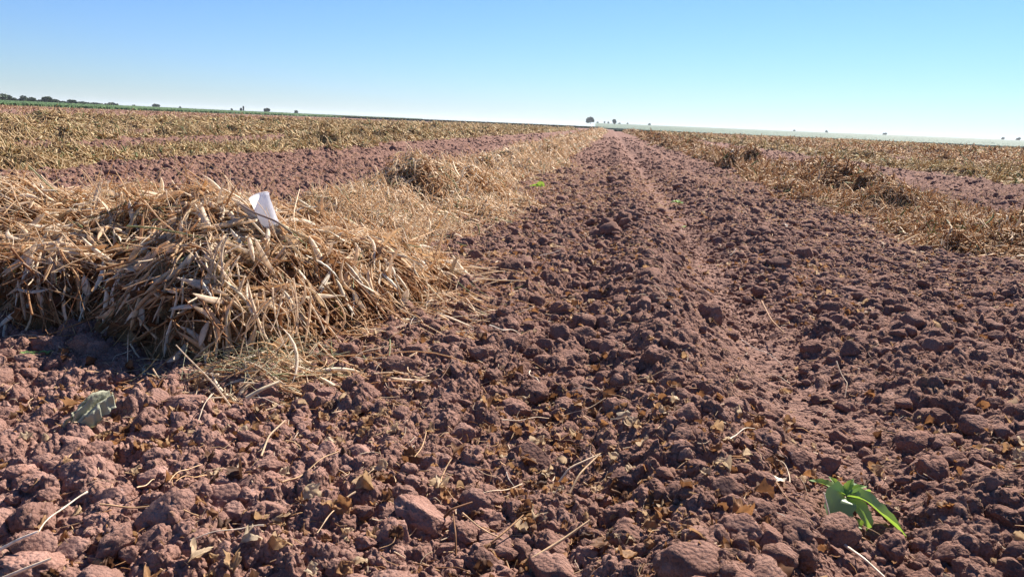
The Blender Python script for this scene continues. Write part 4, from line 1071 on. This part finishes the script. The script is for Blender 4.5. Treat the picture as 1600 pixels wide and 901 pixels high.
# trees -----------------------------------------------------------------------
M_BARK = plant_material('bark', [(0, (.07, .05, .04)), (1, (.10, .075, .06))], 0, True)
M_FOL = plant_material('foliage', [(0, (.028, .045, .022)), (.5, (.05, .08, .035)), (1, (.09, .12, .05))], .15, rough=.7, streak=.2)
def tree(name, label, px_, dist, wid, hgt, seed, trunk_h=.25, lobes=7, group=None, squash=1.0):
    loc = AT(px_, dist, 0.3 + (max(0, px_ - 880) > 0) * (0.5 + .0030 * dist)); t = empty(name, loc); tag(t, label, 'tree' if 'tree' in name else 'shrub', group)
    r = np.random.default_rng(seed)
    acc = Acc(); n = 1100
    cz = hgt * (trunk_h + (1 - trunk_h) / 2)
    lc = r.normal(0, 1, (lobes, 3)); lc /= np.linalg.norm(lc, axis=1, keepdims=True); lc *= r.uniform(.2, .62, (lobes, 1))
    lr = r.uniform(.34, .6, lobes)
    wch = r.integers(0, lobes, n); q = r.normal(0, 1, (n, 3)); q /= np.linalg.norm(q, axis=1, keepdims=True); q *= (r.uniform(.3, 1, (n, 1)) ** .5)
    p = lc[wch] + q * lr[wch][:, None]
    p = p * np.array([wid / 2, wid / 2, hgt * (1 - trunk_h) / 2]) + np.array([0, 0, cz])
    p[:, 2] = np.maximum(p[:, 2], hgt * trunk_h * .5)
    quad = np.array([[-1, -.7, 0], [1, -.7, 0], [1, .7, .2], [-1, .7, .2]]) * .5; qf = np.array([[0, 1, 2, 3]])
    global rng
    scatter(acc, [(quad, qf)], p, r.uniform(.08, .2, n) * (wid + hgt) / 2, 1.2, rnd=np.clip(r.beta(2, 2, n), 0, 1))
    me = acc.mesh('crown', M_FOL, False); o = mobj('crown', me, t)
    th = hgt * (trunk_h + .35); tw = hgt * .035
    V, F = tube([(0, 0, -.2), (r.normal(0, .03) * hgt, 0, th * .5), (r.normal(0, .05) * hgt, r.normal(0, .05) * hgt, th)], [tw * 1.3, tw, tw * .5], 7)
    mobj('trunk', mesh_np('trunk', V, F, M_BARK), t)
    for k in range(3):
        a = k * 2.1 + r.uniform(0, 1); V, F = tube([(0, 0, th * .6), (math.cos(a) * wid * .15, math.sin(a) * wid * .15, th * .9), (math.cos(a) * wid * .3, math.sin(a) * wid * .3, th * 1.15)], [tw * .6, tw * .4, tw * .2], 5)
        mobj('limb', mesh_np('limb', V, F, M_BARK), t)
D = 600; m = D / FPX
tree('tree', 'big round dark tree on the horizon straight up the ridge', 922, D, 14 * m, 10.5 * m, 1, .0, 12)
tree('tree', 'pointed dark tree on the horizon right of the big round tree', 960, D, 9 * m, 9.5 * m, 2, .05, 6)
for k, (a, w, h, lab) in enumerate([(950, 4, 4, 'small shrub just left of the pointed dark tree'), (944, 3, 4.6, 'thin shrub between the two horizon trees'), (933, 4, 3, 'low shrub right beside the big round tree'), (967, 5, 3, 'low shrub right beside the pointed dark tree'),
        (980, 4, 3.4, 'first low shrub on the horizon right of the pointed tree'), (1014, 5, 3.6, 'rounded shrub above the pale field near the ridge line'), (1290, 5, 3.6, 'small shrub on the horizon above the middle of the pale field'),
        (1382, 6, 4.2, 'bushy shrub on the horizon above the pale field'), (1566, 5, 4.6, 'dark shrub on the horizon, left of two at the right picture edge'), (1590, 7, 4.6, 'dark shrub on the horizon at the right picture edge'), (1240, 4, 2.8, 'tiny shrub on the horizon above the pale field, left one')]):
    tree('shrub', lab, a, D + 220, w * m * 1.36, h * m * 1.36 + .6, 20 + k, .05, 5)
D = 420; m = D / FPX
tree('tree', 'square dark tree standing alone on the left horizon', 417, D, 9 * m, 9 * m, 3, .08, 8)
tree('tree', 'flat-topped tree right of the square dark tree on the left horizon', 463, D, 8 * m, 6 * m, 4, .3, 5)
tree('tree', 'wide low tree above the green band on the left horizon', 244, D, 12 * m, 7 * m, 5, .2, 7)
for k, (a, w, h, lab) in enumerate([(282, 4, 4.5, 'small dark shrub right of the wide low tree'), (377, 4, 5, 'small shrub left of the square dark tree'), (380.5, 2.4, 8, 'thin upright shrub beside a small one, left of the square tree'), (362, 3, 4, 'tiny shrub on the green band left of the thin upright one'),
        (174, 9, 5, 'rounded grey-green bush left of the wide low tree'), (209, 5, 3.5, 'low bush between the rounded bush and the wide low tree')]):
    tree('shrub', lab, a, D, w * m, h * m + .5, 40 + k, .05, 5)
crop_field('scrub', 'low dark scrub joining the bushes at the left end of the horizon', [AT(-90, 262)[:2], AT(60, 264)[:2], AT(185, 268)[:2]], [AT(-90, 272)[:2], AT(60, 274)[:2], AT(185, 276)[:2]], 1.5, M_DARK, 260, 6, 9, .6)
D = 260; m = D / FPX
bush = [(4, 20, 14, 'tallest dark bush at the left end of the horizon'), (22, 10, 8, 'low bush right of the tallest left bush'), (38, 12, 10, 'dark bush, second tall one from the left end of the horizon'), (50, 10, 8.5, 'bush merging into the dark second tall bush'), (62, 12, 6.5, 'low bush in the left bush row'),
        (74, 14, 11, 'domed green bush in the left bush row'), (86, 10, 8, 'bush right of the domed green bush'), (98, 12, 6, 'low bush further right in the left bush row'), (112, 12, 8, 'dark bush at the right part of the left bush row'), (128, 14, 5.5, 'low trailing bush near the end of the left bush row'), (146, 12, 4.5, 'last low bush of the left bush row'), (-14, 20, 11, 'bush cut by the left picture edge')]
for k, (a, w, h, lab) in enumerate(bush):
    tree('bush', lab, a, D, w * m * 1.25, h * m * .7 + .4, 60 + k, .0, 9)
# ------------------------------------------------------------------ air
mh = bpy.data.materials.new('haze'); mh.use_nodes = True; nt = mh.node_tree; nt.nodes.clear()
pv = nt.nodes.new('ShaderNodeVolumePrincipled'); pv.inputs['Color'].default_value = (.86, .93, 1, 1); pv.inputs['Density'].default_value = HAZE; pv.inputs['Anisotropy'].default_value = 0.2
ho = nt.nodes.new('ShaderNodeOutputMaterial'); nt.links.new(pv.outputs[0], ho.inputs['Volume'])
q = 3000.0
V = np.array([[x, y, z] for z in (-1.2, 14) for y in (-q, q) for x in (-q, q)])
F = np.array([[0, 2, 3, 1], [4, 5, 7, 6], [0, 1, 5, 4], [2, 6, 7, 3], [0, 4, 6, 2], [1, 3, 7, 5]])
tag(mobj('haze', mesh_np('haze', V, F, mh, smooth=False)), 'thin pale haze in the air over the fields', 'haze', kind='stuff')
print('done', len(bpy.data.objects))
